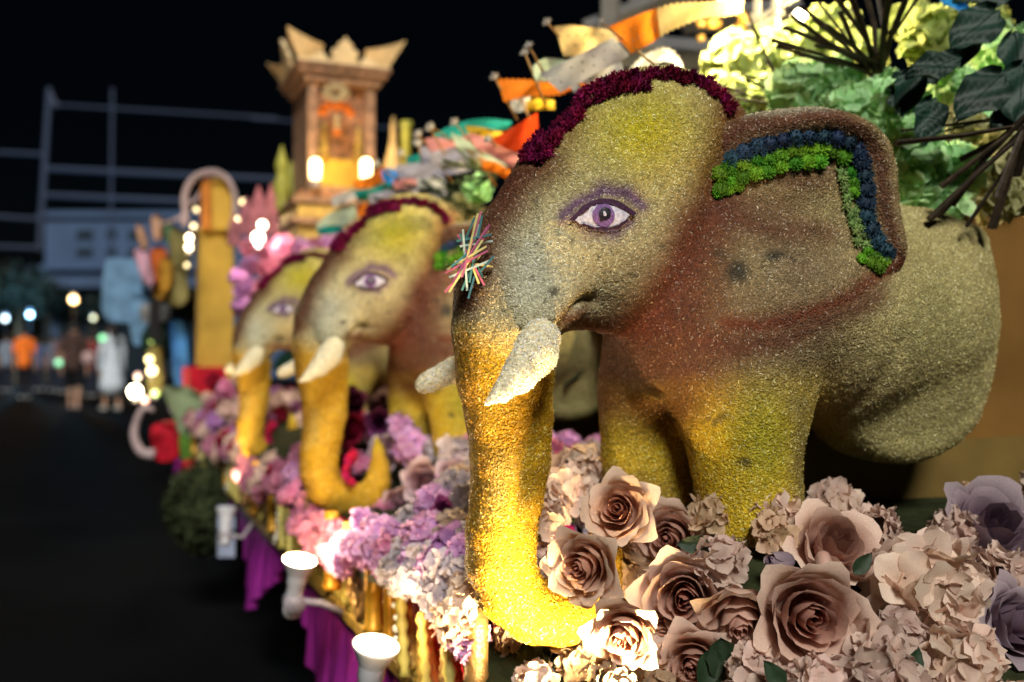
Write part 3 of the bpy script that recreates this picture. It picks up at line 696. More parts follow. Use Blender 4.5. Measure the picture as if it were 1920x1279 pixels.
M_flo = {'pale': flo_mat('floret_pale_pink', (.56, .36, .27), (.90, .71, .59)), 'cream': flo_mat('floret_cream', (.42, .25, .12), (.68, .50, .34)), 'mauve': flo_mat('floret_mauve', (.42, .25, .20), (.78, .60, .52)),
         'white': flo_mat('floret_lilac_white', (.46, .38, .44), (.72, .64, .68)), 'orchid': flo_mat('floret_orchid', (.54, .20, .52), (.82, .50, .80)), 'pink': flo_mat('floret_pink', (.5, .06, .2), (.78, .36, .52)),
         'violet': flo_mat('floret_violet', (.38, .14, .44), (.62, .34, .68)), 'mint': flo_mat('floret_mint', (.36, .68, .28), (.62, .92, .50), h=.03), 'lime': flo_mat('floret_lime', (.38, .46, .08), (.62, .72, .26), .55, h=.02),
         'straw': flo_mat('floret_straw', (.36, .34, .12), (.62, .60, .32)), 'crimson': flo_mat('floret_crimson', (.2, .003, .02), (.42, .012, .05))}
M_core = mat('flower_core', (.05, .04, .025), .9, .1)
def hydrangea(p, r, axis, kind, label, group=None, n=22, fs=.42, single=False, name='hydrangea_head'):
    ax = Vector(axis).normalized(); q0 = ax.to_track_quat('Z', 'Y'); pts = []
    for i in range(n):
        z = 1 - 1.25 * (i + .5) / n; a = i * 2.39996 + random.uniform(-.2, .2); s = math.sqrt(max(0, 1 - z*z)); d = Vector((s*math.cos(a), s*math.sin(a), z))
        pts.append((d * random.uniform(.60, .84), (d + Vector((random.gauss(0, .28), random.gauss(0, .28), random.gauss(0, .28)))).normalized()))
    if single:
        V = []; Q = []; T = []; k = 0
        for d, nn in pts:
            me = random.choice(FLO); co = np.empty(len(me.vertices) * 3, np.float32); me.vertices.foreach_get('co', co); co = co.reshape(-1, 3)
            m = np.array((nn.to_track_quat('Z', 'Y') @ Quaternion((0, 0, 1), random.uniform(0, 6))).to_matrix()); co = (co @ m.T) * fs + np.array(d); co = (co * r) @ np.array(q0.to_matrix()).T
            t = np.empty(len(me.vertices) * 4, np.float32); me.color_attributes['tone'].data.foreach_get('color', t); T.append(t.reshape(-1, 4)[:, :3] * random.uniform(.75, 1.0))
            qi = np.empty(len(me.loops), np.int32); me.loops.foreach_get('vertex_index', qi); V.append(co); Q.append(qi.reshape(-1, 4) + k); k += len(co)
        o = link(name, np_mesh(name, np.concatenate(V), np.concatenate(Q), True, {'tone': np.concatenate(T)}), None, p, M_flo[kind]); return tag(o, label, 'hydrangea', group)
    root = empty(name, p, label, 'hydrangea', group); root.rotation_mode = 'QUATERNION'; root.rotation_quaternion = q0
    link('core', CORE, root, (0, 0, 0), M_core, None, r * .62)
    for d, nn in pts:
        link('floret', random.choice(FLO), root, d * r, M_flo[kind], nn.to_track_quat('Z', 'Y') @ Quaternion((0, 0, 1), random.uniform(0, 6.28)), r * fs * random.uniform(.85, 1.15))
    return root
CORE = MB().ball((0, 0, 0), 1, 10, 7).mesh('core', smooth=True)
taken = []
def put(kind, px, py, rpx, col, label, ax=None, lift=.45, dfix=None, **kw):
    p, d = on_bank(px, py)
    if dfix: d = dfix; p = at(px, py, d)
    r = rpx * d / FPX; n = bank_n(p); toward = (CAMP - p).normalized()
    p2 = CAMP + ray(px, py) * (d - 0.0) + n * 0; p2 = CAMP + (p2 - CAMP) * (1 - (0 if dfix else lift) * r / (p2 - CAMP).length)
    if kind == 'r': r *= 1.20
    axis = ax if ax is not None else (n + toward * .7 + Vector((random.gauss(0, .15), random.gauss(0, .15), 0)))
    taken.append((p2, r))
    if kind == 'r': return rose(p2, r, axis, col, label, **kw)
    return hydrangea(p2, r, axis, col, label, **kw)
ROSES = [(1090,1064,64,'peach',(-.55,-.05),'peach rose lit from below, open centre turned left, touching the gold trunk tip',0),
 (1158,955,60,'peach',(-.35,.25),'uppermost peach rose in front of the far yellow leg',-.01),
 (1252,1012,66,'mauve',(-.45,.10),'dusty rose between the uppermost rose and the near yellow leg',-.01),
 (1282,1122,80,'mauve',(-.20,.10),'large dusty rose with pale curled lower petals below the near leg',.03),
 (1168,1196,60,'peach',(-.35,-.30),'glowing peach rose below the one touching the trunk tip',.0),
 (1236,1190,42,'peach',(-.1,-.2),'small peach rose squeezed beside a bigger glowing one',-.01),
 (1298,1250,66,'mauve',(-.25,.0),'dusty rose cut by the bottom of the picture beside a dark leaf',.01),
 (1388,1165,68,'mauve',(-.15,-.75),'drooping dusty rose with its centre turned down, left of the widest open rose',.02),
 (1522,1160,96,'mauve',(-.02,.12),'widest open mauve rose facing the viewer with a deep plum centre',.03),
 (1570,1020,78,'mauve',(.15,.75),'pink rose turned up and back behind the widest open rose',.0),
 (1862,990,92,'plum',(.1,.85),'purple rose opening upward by the brown backboard at the right edge',.0),
 (1912,1170,75,'plum',(.4,.3),'bluish purple rose at the lower right edge',.0)]
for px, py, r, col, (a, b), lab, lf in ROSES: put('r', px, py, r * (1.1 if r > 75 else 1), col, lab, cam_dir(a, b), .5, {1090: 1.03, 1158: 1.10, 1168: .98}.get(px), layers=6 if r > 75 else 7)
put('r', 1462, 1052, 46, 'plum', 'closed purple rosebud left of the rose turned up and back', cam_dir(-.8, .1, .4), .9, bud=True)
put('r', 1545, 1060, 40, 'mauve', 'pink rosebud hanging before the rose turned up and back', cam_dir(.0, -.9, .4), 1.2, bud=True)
HY = [(1062,925,50,'pale','pale hydrangea head left of the uppermost peach rose'),(1020,985,46,'pale','pale hydrangea head pressed against the inner side of the gold trunk'),(1085,880,46,'pale','small pale hydrangea head highest beside the far yellow leg'),
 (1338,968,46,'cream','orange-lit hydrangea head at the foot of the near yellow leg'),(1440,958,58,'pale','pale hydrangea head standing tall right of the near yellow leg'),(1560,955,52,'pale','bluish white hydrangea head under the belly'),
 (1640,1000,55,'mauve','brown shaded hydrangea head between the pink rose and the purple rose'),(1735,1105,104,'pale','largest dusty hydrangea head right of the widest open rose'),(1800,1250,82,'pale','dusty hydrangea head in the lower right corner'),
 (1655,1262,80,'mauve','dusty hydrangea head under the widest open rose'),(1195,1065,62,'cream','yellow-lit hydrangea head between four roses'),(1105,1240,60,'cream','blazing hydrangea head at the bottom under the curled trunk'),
 (1030,1245,52,'pale','white-lit hydrangea head at the bottom left of the roses'),(968,1180,44,'pale','pale hydrangea head under the bend of the gold trunk'),(1420,1270,62,'mauve','shaded hydrangea head below the drooping rose'),
 (1880,1085,62,'mauve','grey hydrangea head below the purple rose'),(1352,1055,52,'mauve','mauve hydrangea head behind the large dusty rose'),(1012,1045,34,'pale','little pale hydrangea head in the crook of the trunk'),
 (915,1130,34,'pale','small white hydrangea head left of the trunk bend'),(1530,1290,60,'mauve','hydrangea head below the widest open rose, cut by the picture edge'),(1450,1000,42,'cream','cream hydrangea head behind the purple rosebud'),(1790,1000,48,'mauve','shaded hydrangea head left of the purple rose'),
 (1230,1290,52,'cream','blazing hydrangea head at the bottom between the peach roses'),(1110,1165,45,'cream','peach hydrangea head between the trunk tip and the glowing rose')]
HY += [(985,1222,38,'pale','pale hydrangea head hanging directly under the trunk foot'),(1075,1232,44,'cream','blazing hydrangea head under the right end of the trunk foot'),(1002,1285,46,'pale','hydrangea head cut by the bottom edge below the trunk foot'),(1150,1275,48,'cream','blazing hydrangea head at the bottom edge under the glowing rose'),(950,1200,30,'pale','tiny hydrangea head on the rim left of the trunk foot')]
DF = {968: 1.22, 915: 1.27, 1012: 1.21, 1020: 1.22, 1062: 1.26, 1085: 1.32, 1105: 1.15, 1110: 1.26, 1030: 1.22, 985: 1.24, 1075: 1.22, 1002: 1.14, 1150: 1.0, 950: 1.20}
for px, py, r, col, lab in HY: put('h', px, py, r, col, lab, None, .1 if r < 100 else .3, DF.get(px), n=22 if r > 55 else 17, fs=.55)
MID = [('r',845,785,44,'lilac','broad striped lilac rose by the first gold trunk, above the white hydrangeas'),('r',716,758,32,'lilac','grey mauve rose in front of the middle elephant leg'),('r',662,752,28,'magenta','magenta rose right of the middle elephant trunk'),
 ('r',655,805,32,'crimson','crimson rose right of the middle elephant trunk'),('r',712,792,28,'magenta','dark magenta rose beneath the grey mauve rose'),('r',718,850,38,'lilac','mauve rose right of the middle elephant trunk tip'),
 ('h',768,838,36,'orchid','bright orchid pink hydrangea in the middle of the bank'),('h',752,800,28,'orchid','orchid hydrangea below the middle elephant leg'),('h',797,848,30,'white','white lilac hydrangea above the open lilac rose'),
 ('r',792,902,40,'lilac','open lilac rose with a dark centre in the middle of the bank'),('h',858,858,42,'white','white hydrangea beside the first gold trunk'),('r',852,895,38,'lilac','faded lilac rose beside the first gold trunk'),
 ('h',812,948,40,'orchid','orchid hydrangea under the open lilac rose'),('h',802,1008,50,'orchid','largest orchid hydrangea hanging over the float edge'),('h',850,1022,42,'violet','violet hydrangea next to the first gold trunk'),
 ('r',752,945,34,'lilac','brownish rose left of the orchid hydrangeas'),('r',838,958,30,'magenta','dark rose between orchid and white hydrangeas'),('h',712,925,34,'orchid','orchid hydrangea right of the middle elephant trunk curl'),
 ('h',718,968,34,'pink','hot pink hydrangea under the violet one'),('h',686,985,26,'pink','glowing pink hydrangea under the middle elephant trunk curl'),('h',735,1030,36,'pink','pale pink hydrangea at the lower rim of the bank'),
 ('h',880,940,36,'white','white hydrangea left of the first gold trunk, below the faded rose'),('h',886,1005,34,'white','white hydrangea beside the violet one'),('h',872,1080,36,'white','white hydrangea on the rim below the violet one'),
 ('h',812,1062,36,'orchid','orchid hydrangea on the lower rim of the bank'),('h',776,1050,30,'orchid','small orchid hydrangea on the rim by the red cloth'),('r',800,790,28,'orchid','orchid rose behind the bright orchid hydrangea')]
for k, px, py, r, col, lab in MID:
    MD = {655: 2.28, 662: 2.34, 716: 2.38, 712: 2.24 if py > 900 else 2.32, 718: 2.10 if py > 900 else 2.26, 686: 1.95, 752: 2.2 if py < 900 else None, 768: 2.15}
    if k == 'r': put('r', px, py, r, col, lab, cam_dir(random.uniform(-.6, .3), random.uniform(-.2, .6)), .4, MD.get(px), layers=6)
    else: put('h', px, py, r, col, lab, None, .2, MD.get(px), n=22, fs=.45)
# small heads that fill the rest of the bank
def free(p, r, k=.75): return all((p - q).length > (r + s) * k for q, s in taken)
CW = dict(pale='pale pink', mauve='dusty mauve', cream='cream', white='lilac white', orchid='orchid', pink='pink', violet='violet', crimson='crimson')
MASS = {}
def where(p):
    if p.x < .425: rw = 'on the rim'
    elif p.x < .50: rw = 'just inside the rim'
    elif p.x < .60: rw = 'midway up the bank'
    else: rw = 'high on the bank'
    for y, t in ((.95, 'before the near yellow leg'), (1.10, 'beside the gold trunk'), (1.24, 'just past the gold trunk'), (1.40, 'above the ridged bronze scrolls'), (1.56, 'above the pearl beads'), (1.78, 'above the carved plaque'), (1.95, 'before the middle trunk'), (2.15, 'beside the middle trunk'), (9, 'beyond the middle trunk')):
        if p.y < y: return rw + ' ' + t
def scatter_head(p, r, ax, col, g_, n, fs):
    o = hydrangea(p, r, ax, col, 'small %s flower head %s' % (CW[col], where(p)), g_, n, fs, single=True)
    if p.y > 2.35: MASS.setdefault(col, []).append(o)
    return o
for y0, y1, cols, rr, g_, n in ((.62, 1.05, ['pale', 'pale', 'mauve', 'cream'], .024, 'small hydrangea heads filling the gaps between the pale roses', 30),
        (1.05, 1.62, ['white', 'pale', 'orchid', 'white'], .026, 'small heads filling the white and orchid stretch of the bank', 50), (1.62, 2.35, ['orchid', 'pink', 'orchid', 'pink'], .028, 'small heads filling the pink and violet stretch of the bank', 50),
        (2.35, 3.5, ['pink', 'violet', 'mauve', 'crimson', 'pink'], .032, None, 60), (3.5, 6.2, ['mauve', 'pink', 'crimson', 'violet'], .040, None, 60)):
    c = 0
    for _ in range(2600):
        if c >= n: break
        y = random.uniform(y0, y1); x = .405 + random.random()**1.5 * (.5 if y > 1.0 else .85); z = bank_z(x, y); p = Vector((x, y, z))
        if .60 < x < .98 and .93 < y < 1.3: continue
        if x < .56 and y < 1.12: continue
        if any((-.30 < y - (1.05 + 1.03*k) < .09 and x < .70) or (-.60 < y - (1.05 + 1.03*k) < .09 and x < .52) for k in (1, 2, 3)): continue
        if y < 1.0 and z < EYE_H - .38: continue
        if not free(p, rr): continue
        taken.append((p, rr)); c += 1
        scatter_head(p, rr * random.uniform(.9, 1.25), bank_n(p) + Vector((-.3, -.4, .2)), random.choice(cols), g_, 18, .48)
for i in range(52):                       # the fringe hanging over the rim
    y = 1.10 + 4.2 * (i / 52)**1.25; col = 'pale' if y < 1.16 else ('white' if y < 1.4 else ('orchid' if y < 1.75 else ('pink' if y < 2.6 else random.choice(('pink', 'mauve')))))
    for j in range(2):
        p = Vector((.390 + .02*j, y + .02*j, EYE_H - (.345 if any(-.42 < y - (1.05 + 1.03*k) < .10 for k in (1, 2, 3)) else .300) + .03*j + random.uniform(-.01, .01))); taken.append((p, .02))
        scatter_head(p, random.uniform(.022, .03), Vector((-1, -.4, -.2)), col, 'fringe of small flower heads over the float edge', 14, .5)
# blooms low on the near end of the bank, spilling towards the lamp
for i in range(34):
    x = random.uniform(.43, .72); y = .97 - (x - .40)*.95 - random.uniform(.0, .07); p = Vector((x, y, bank_z(x, y)))
    if p.z < EYE_H - .46: continue
    scatter_head(p, .027, Vector((-.4, -1, .3)), random.choice(('pale', 'cream')), 'small heads on the near end of the bank', 18, .48)
for col, obs in MASS.items():             # beyond the middle elephant the heads blur into one mass
    V = []; F = []; T = []; k = 0
    for o in obs:
        me = o.data; n_ = len(me.vertices); co = np.empty(n_*3, np.float32); me.vertices.foreach_get('co', co); V.append(co.reshape(-1, 3) + np.array(o.location)); t = np.empty(n_*4, np.float32); me.color_attributes['tone'].data.foreach_get('color', t); T.append(t.reshape(-1, 4)[:, :3])
        qi = np.empty(len(me.loops), np.int32); me.loops.foreach_get('vertex_index', qi); F.append(qi.reshape(-1, 4) + k); k += n_; bpy.data.objects.remove(o)
    o = link('flower_mass', np_mesh('flower_mass', np.concatenate(V), np.concatenate(F), True, {'tone': np.concatenate(T)}), None, mat=M_flo[col]); tag(o, 'blurred mass of %s flowers beyond the middle elephant' % CW[col], 'flowers', kind='stuff')
# leaves among the roses
for i, (px, py, s, a, b) in enumerate([(1330,1020,60,-.9,.0),(1350,1195,95,.1,-1.),(1340,1215,80,-.3,-.9),(1155,1105,45,-.9,.5),(1120,1130,45,0,-1),(1495,1075,60,.9,-.3),(1600,1075,50,.5,.6),(1700,1270,60,.2,.6),(1470,1285,60,-.5,.6)]):
    p, d = on_bank(px, py); p = p + (CAMP - p).normalized() * .03; dr = (RGT * a + UPV * b - FWD * .2).normalized(); z = (-FWD - dr * (-FWD).dot(dr)).normalized(); y_ = z.cross(dr)
    q = Matrix((dr, y_, z)).transposed().to_quaternion()
    tag(link('rose_leaf', LEAF[i % 3], None, p, M_leaf, q, s * d / FPX), ['dark leaf between the dusty roses near the leg', 'large dark leaf hanging left of the drooping rose', 'second dark leaf below the drooping rose', 'small dark leaf under the lit rose', 'narrow dark leaf by the trunk tip',
        'dark leaf beneath the purple rosebud', 'dark leaf by the rose turned up and back', 'dark leaf under the largest hydrangea', 'dark leaf at the bottom edge of the picture'][i], 'leaf')
# ================================================================== ROAD AND FLOAT
m = mat('asphalt', (.0022, .0026, .0036), .9, .05, .45, 1.4, .8, 90, dist=.01)
mb = MB(); mb.add([(-300, -60, 0), (300, -60, 0), (300, 420, 0), (-300, 420, 0)], [(0, 1, 2, 3)]); tag(mb.build('road', m, base=(0, 0, 0)), kind='structure')
mb = MB(); mb.add([(-5.3, 6, .004), (-5.18, 6, .004), (-5.18, 60, .004), (-5.3, 60, .004)], [(0, 1, 2, 3)]); tag(mb.build('road_marking', mat('worn_white_line', (.35, .35, .33), .8, .2, .5, 8), base=(-5.2, 6, .004)), kind='structure')
XW = .425; ZR = EYE_H - .462; ZB = EYE_H - .30
M_red = mat('red_cloth', (.42, .006, .02), .8, .2, .3, 18, .4, 60, dist=.004); M_gold = mat('old_gold', (.45, .30, .07), .42, .6, .45, 35, .7, 130, metal=.35, dist=.004); M_gold2 = mat('bright_gold', (.75, .38, .03), .38, .6, .3, 40, .4, 90, metal=.3, dist=.002)
M_brass = mat('carved_bronze', (.30, .18, .06), .38, .7, .5, 50, .8, 160, metal=.4, dist=.004); M_chassis = mat('black_chassis', (.012, .012, .014), .7, .3); M_olive = mat('olive_gold', (.42, .36, .09), .5, .5, .3, 40, .5, 120, dist=.002)
M_purple = mat('purple_satin', (.24, .018, .22), .45, .3, .2, 12, .3, 40, sheen=.0, dist=.004); M_white_pl = mat('white_plastic', (.62, .62, .66), .4, .5, .06); M_bead = mat('pearl_bead', (.8, .78, .72), .15, .8, .05, coat=.6)
flt = empty('parade_float', (.9, 3.4, 0), 'parade float body with red cloth, gold columns and purple satin skirt under the flowers', 'parade float')
MB().box((XW + .03, 1.13, ZR - .02), (2.4, 6.5, ZB - .16)).build('deck_frame', M_chassis, flt)
MB().box((XW + .25, 1.0, .12), (2.3, 6.4, ZR - .03)).build('chassis', M_chassis, flt)
for y in (1.4, 3.4, 5.4):
    for x in (.95,): MB().lathe((x, y, .16), [(.0, -.09), (.15, -.09), (.16, -.06), (.16, .06), (.15, .09), (.0, .09)], 18, Vector((1, 0, 0)), False).build('wheel', M_chassis, flt, True)
# red cloth between the columns, softly creased
v = []; f = []; n = 160
for i in range(n + 1):
    y = 1.12 + 5.28 * i / n; x = XW + .012 + .006 * math.sin(y * 40) + .004 * math.sin(y * 93 + 1)
    v += [(x, y, ZR), (x + .004 * math.sin(y*71), y, (ZR + ZB) / 2), (x, y, ZB - .008)]
for i in range(n):
    for j in range(2): k = i*3 + j; f.append((k, k+3, k+4, k+1))
MB().add(v, f).build('red_drapery', M_red, flt, True)
MB().box((XW - .016, 1.08, ZR - .012), (XW + .028, 6.5, ZR + .010)).build('lower_rail', M_gold, flt, bevel=.003)
for dz, w in ((.012, .008), ): MB().box((XW - .010, 1.08, ZR + .0105), (XW + .02, 6.5, ZR + .0105 + w)).build('rail_moulding', M_olive, flt, bevel=.002)
def column(y, r, material, rings=True, name='column'):
    c = [(r*1.25, 0), (r*1.25, .008), (r, .012), (r, .06), (r*1.1, .064), (r*1.1, .070), (r, .074), (r, .12), (r*1.1, .124), (r, .128), (r, .150)]
    MB().lathe((XW - .012, y, ZR + .019), c, 16, caps=True).build(name, material, flt, True)
def plaque(y, w, h, material):
    """carved oval ornament with scrolls"""
    c = Vector((XW - .006, y, ZR + .095)); m = MB(); N_ = 28; v = []; f = []
    for k, (s, dx) in enumerate(((1.0, .0), (.96, -.010), (.86, -.013), (.80, -.006), (.45, -.013), (.12, -.018))):
        for i in range(N_):
            a = 2*math.pi*i/N_; q = 1 + .05*math.sin(a*7); v.append(c + Vector((dx, s*w*q*math.cos(a), s*h*q*math.sin(a))))
    for k in range(5):
        for i in range(N_): f.append((k*N_+i, k*N_+(i+1) % N_, (k+1)*N_+(i+1) % N_, (k+1)*N_+i))
    f.append(tuple(5*N_+i for i in range(N_))); m.add(v, f); o = m.build('carved_plaque', material, flt, True)
    for s, cy, cz in ((1, -.4, .3), (-1, .4, .3), (1, .35, -.35), (-1, -.35, -.35), (1, 0, .02)):
        pts = [c + Vector((-.014 - .004*math.sin(t*3), cy*w + (w*.34*(1-t*.85))*math.cos(s*t*9), cz*h + (h*.30*(1-t*.85))*math.sin(s*t*9))) for t in np.linspace(0, 1, 22)]
        MB().tube(pts, list(np.linspace(.004, .002, 22)), 6).build('scroll', material, o, True)
def naga(y, h, material):
    """upright pointed scroll with ridges"""
    base = Vector((XW - .012, y, ZR + .02)); pts = []; rad = []
    for i in range(26):
        t = i / 25; pts.append(base + Vector((-.004, .030*math.sin(t*3.3)*(1 if t < .6 else 1.3), h*t))); rad.append(.016*(1-t)**.7*(1 + .16*(i % 2)) + .003)
    o = MB().tube(pts, rad, 10, flat=.8).build('ridged_scroll', material, flt, True)
    p2 = [base + Vector((-.018, -.022 + .022*t*1.2, h*.9*t)) for t in np.linspace(0, 1, 12)]; MB().tube(p2, [.006 + .004*((i+1) % 2) for i in range(12)], 7).build('inner_ridge', M_olive, o, True)
for k in range(6):
    b = k * STEP
    for y, r, mm in ((1.115, .014, M_brass), (1.46, .0085, M_gold2), (1.50, .010, M_gold2), (1.60, .0135, M_gold2), (1.79, .008, M_olive), (1.925, .014, M_gold2)):
        if b + y < 6.4: column(b + y, r, mm)
    if b + 1.3 < 6.2:
        for y, h, mm in ((1.17, .125, M_brass), (1.27, .12, M_gold), (1.375, .14, M_gold)): naga(b + y, h, mm)
        plaque(b + 1.70, .070, .085, M_brass)
        for j in range(9):
            a = j / 8; MB().ball((XW - .035, b + 1.43 - .05*math.sin(a*3.1), ZR + .02 + .12*a), .0045 + .002*(j % 3 == 1), 8, 6).build('bead', M_bead, flt, True)
# purple satin skirt hanging in points from the rail
v = []; f = []; n = 520; rows = 9; ys_ = np.linspace(1.08, 6.4, n + 1)
for y in ys_:
    ph = ((y - 1.97) / STEP + .5) % 1.0; dr = .03 + .235 * (1 - abs(2 * ph - 1))**.8 * (.6 + .4 * abs(math.sin(ph*math.pi))) ; 
    for j in range(rows + 1):
        t = j / rows; v.append((XW - .004 + (.012 * math.sin(y*46) + .008*math.sin(y*103 + 2)) * t + .02*t*math.sin(y*6), y + .02*t*math.sin(y*30), ZR - .012 - dr * t))
for i in range(n):
    for j in range(rows): k = i*(rows+1) + j; f.append((k, k+rows+1, k+rows+2, k+1))
MB().add(v, f).build('satin_skirt', M_purple, flt, True)
# brown-gold backboard behind every elephant
M_board = mat('brown_gold_board', (.19, .095, .022), .5, .4, .25, 5, .25, 220, dist=.001)
for k in range(3):
    Y = YM + .155 + k * STEP
    b = empty('backboard', (1.4, Y, EYE_H - .3), ['brown gold backboard behind the largest elephant, cut by the right edge', 'brown gold backboard behind the middle elephant', 'brown gold backboard behind the far elephant'][k], 'backboard', 'backboards of the elephant niches')
    MB().box((.80, Y, EYE_H - .40), (2.1 if k == 0 else 1.5, Y + .02, EYE_H + .245)).build('board', M_board, b, bevel=.004)
    v = []; 
    pts = [(.86 + .11*i, EYE_H - .10 - .015*math.sin(i*.5) - .003*i) for i in range(12 if k == 0 else 6)]
    v = [(x, Y - .004, z) for x, z in pts] + [(pts[-1][0], Y - .004, EYE_H - .38), (pts[0][0], Y - .004, EYE_H - .38)]
    MB().slab(v, (0, -.012, 0)).build('lower_band', mat('band_ochre', (.17, .11, .03), .55, .35, .3, 6, .3, 200, dist=.001), b)

# ================================================================== WHITE SPOT LAMPS ON THE RAIL, POINTING UP
M_face = glow('lamp_face', (1, .93, .78), 26); M_clamp = mat('grey_clamp', (.3, .27, .3), .5, .5)
def spot_lamp(p, label, power, aim, lean=-.27, ang=100, kind='SPOT'):
    root = empty('spot_lamp', p, label, 'spot lamp', 'white spot lamps along the float rail'); ax = Vector((.10, lean, 1)).normalized(); P = Vector(p)
    MB().lathe(P, [(.0155, -.098), (.0155, -.045), (.0175, -.042), (.0175, -.028), (.020, -.022), (.0285, -.004), (.0305, 0), (.0305, .002), (.0280, .002), (.0280, .0005)], 26, ax, False).build('housing', M_white_pl, root, True)
    MB().lathe(P, [(.0, .0008), (.0275, .0008)], 26, ax, False).build('glowing_face', M_face, root)
    MB().lathe(P, [(.0165, -.104), (.0165, -.09), (.0165, -.088)], 18, ax, True).build('socket_ring', M_white_pl, root, True)
    a = P + ax * -.075; MB().tube([a, a + Vector((.05, .01, -.012)), Vector((XW - .005, a.y + .02, ZR - .004))], .0065, 8).build('bracket', M_clamp, root, True)
    MB().tube([a + Vector((0, -.018, -.004)), a + Vector((0, .018, -.004))], .019, 12).build('clamp', M_clamp, root, True)
    lamp_light('spot_beam', P + ax * .034, power, (1, .70, .34), root, kind, .03, aim, ang, .7)
L1 = at(705, 1212, 1.26); L2 = at(562, 1052, 1.75)
spot_lamp(L1, 'nearer white spot lamp below the violet flowers, glowing upward', 1.8, L1 + Vector((.16, .12, 1)), -.27, 158, 'POINT')
spot_lamp(L2, 'farther white spot lamp beneath the middle elephant trunk', 6.0, L2 + Vector((.14, .30, 1)), -.27, 150, 'POINT')
L3 = at(425, 955, 2.9); L0 = Vector((.470, .82, EYE_H - .43))
spot_lamp(L3, 'far white spot lamp beneath the far elephant trunk', 18.0, Vector((.44, 3.10, EYE_H - .12)), .35, 90)
spot_lamp(L0, 'white spot lamp below the nearest gold trunk, out of the picture', 68.0, Vector((.43, 1.02, EYE_H - .20)), .25, 98)
# ================================================================== GREENERY ABOVE THE BACK OF THE NEAREST ELEPHANT
M_twig = mat('brown_reed', (.035, .024, .014), .6, .35, .5, 60, .6, 180, rnd=.4, dist=.002); M_green_reed = mat('dark_green_reed', (.035, .055, .02), .6, .3, .4, 60, .4, 160, rnd=.4)
back = MB(); back.box((.98, 1.30, EYE_H + .10), (2.3, 3.3, EYE_H + .19)); tag(back.build('planter_shelf', mat('dark_planter', (.02, .022, .018), .9, .1)), 'dark planter shelf carrying the green hydrangeas above the backboards', 'planter')
mb = MB(); v = []; f = []; nn_ = 14
for j in range(nn_ + 1):
    for i in range(nn_ + 1):
        u = i / nn_; w = j / nn_; v.append((1.02 + 1.15*u, 1.46 + .9*w, EYE_H + .13 + .40*math.sin(math.pi*min(1, .15 + .85*u))*math.sin(math.pi*min(.92, .1 + .8*w)) + .02*math.sin(9*u + 7*w)))
for j in range(nn_):
    for i in range(nn_): k = j*(nn_+1) + i; f.append((k, k+1, k+nn_+2, k+nn_+1))
mb.add(v, f); tag(mb.build('moss_mound', mat('moss_mound', (.02, .035, .012), .9, .1, .4, 30, 1., 90, dist=.01), smooth=True), 'dark mossy mound under the green hydrangeas and reeds', 'moss mound')
GH = [(1385,130,64,'lime',1.95,'glowing yellow-green hydrangea behind the crimson crest'),(1470,105,55,'lime',2.0,'glowing yellow-green hydrangea behind the reed fan'),(1380,190,50,'lime',1.85,'yellow-green hydrangea just above the crest end'),(1450,190,50,'lime',1.80,'yellow-green hydrangea left of the pale mint ones'),
 (1500,175,56,'mint',1.55,'pale cream-green hydrangea over the ear top, left of the others'),(1560,165,58,'mint',1.55,'pale mint hydrangea under the reed fan'),(1600,215,52,'mint',1.48,'mint hydrangea touching the upper rim of the ear'),(1660,210,66,'mint',1.48,'largest mint hydrangea beside the veined leaves'),
 (1700,275,60,'mint',1.45,'mint hydrangea right of the ear'),(1715,345,62,'mint',1.42,'mint hydrangea resting above the elephant back'),(1780,330,60,'mint',1.46,'mint hydrangea crossed by the long dark reed'),(1770,390,44,'mint',1.42,'lowest mint hydrangea at the elephant back'),
 (1850,300,62,'straw',1.5,'straw-green hydrangea right of the long dark reed'),(1880,365,58,'straw',1.48,'straw-yellow hydrangea by the right edge'),(1800,250,52,'straw',1.55,'straw-green hydrangea below the dark leaves'),(1755,75,60,'lime',1.6,'ruffled yellow-green hydrangea beside the blue pennant'),
 (1710,40,40,'lime',1.8,'yellow-green hydrangea behind the reed tips'),(1905,300,50,'straw',1.6,'half hidden straw-green hydrangea at the right edge'),(1610,110,50,'lime',1.9,'lime hydrangea glimpsed behind the reed fan'),(1560,60,50,'lime',2.0,'lime hydrangea high behind the reeds')]
for px, py, r, col, d, lab in GH: 
    p = at(px, py, d); hydrangea(p, r * d / FPX * 1.12, (CAMP - p).normalized() + Vector((-.1, 0, .5)), col, lab, None, 26, .46)
for px, py, r, d, lab in ((1850,200,52,1.6,'dim mint hydrangea seen between the dark leaves at the right'),(1890,110,56,1.65,'dim mint hydrangea behind the upper netted leaf'),(1840,60,50,1.7,'dim lime hydrangea behind the corner leaf'),(1790,170,44,1.62,'dim mint hydrangea left of the broad blue-green leaf')):
    p = at(px, py, d); hydrangea(p, r * d / FPX * 1.12, (CAMP - p).normalized() + Vector((-.1, 0, .5)), 'mint' if 'mint' in lab else 'lime', lab, None, 22, .5)
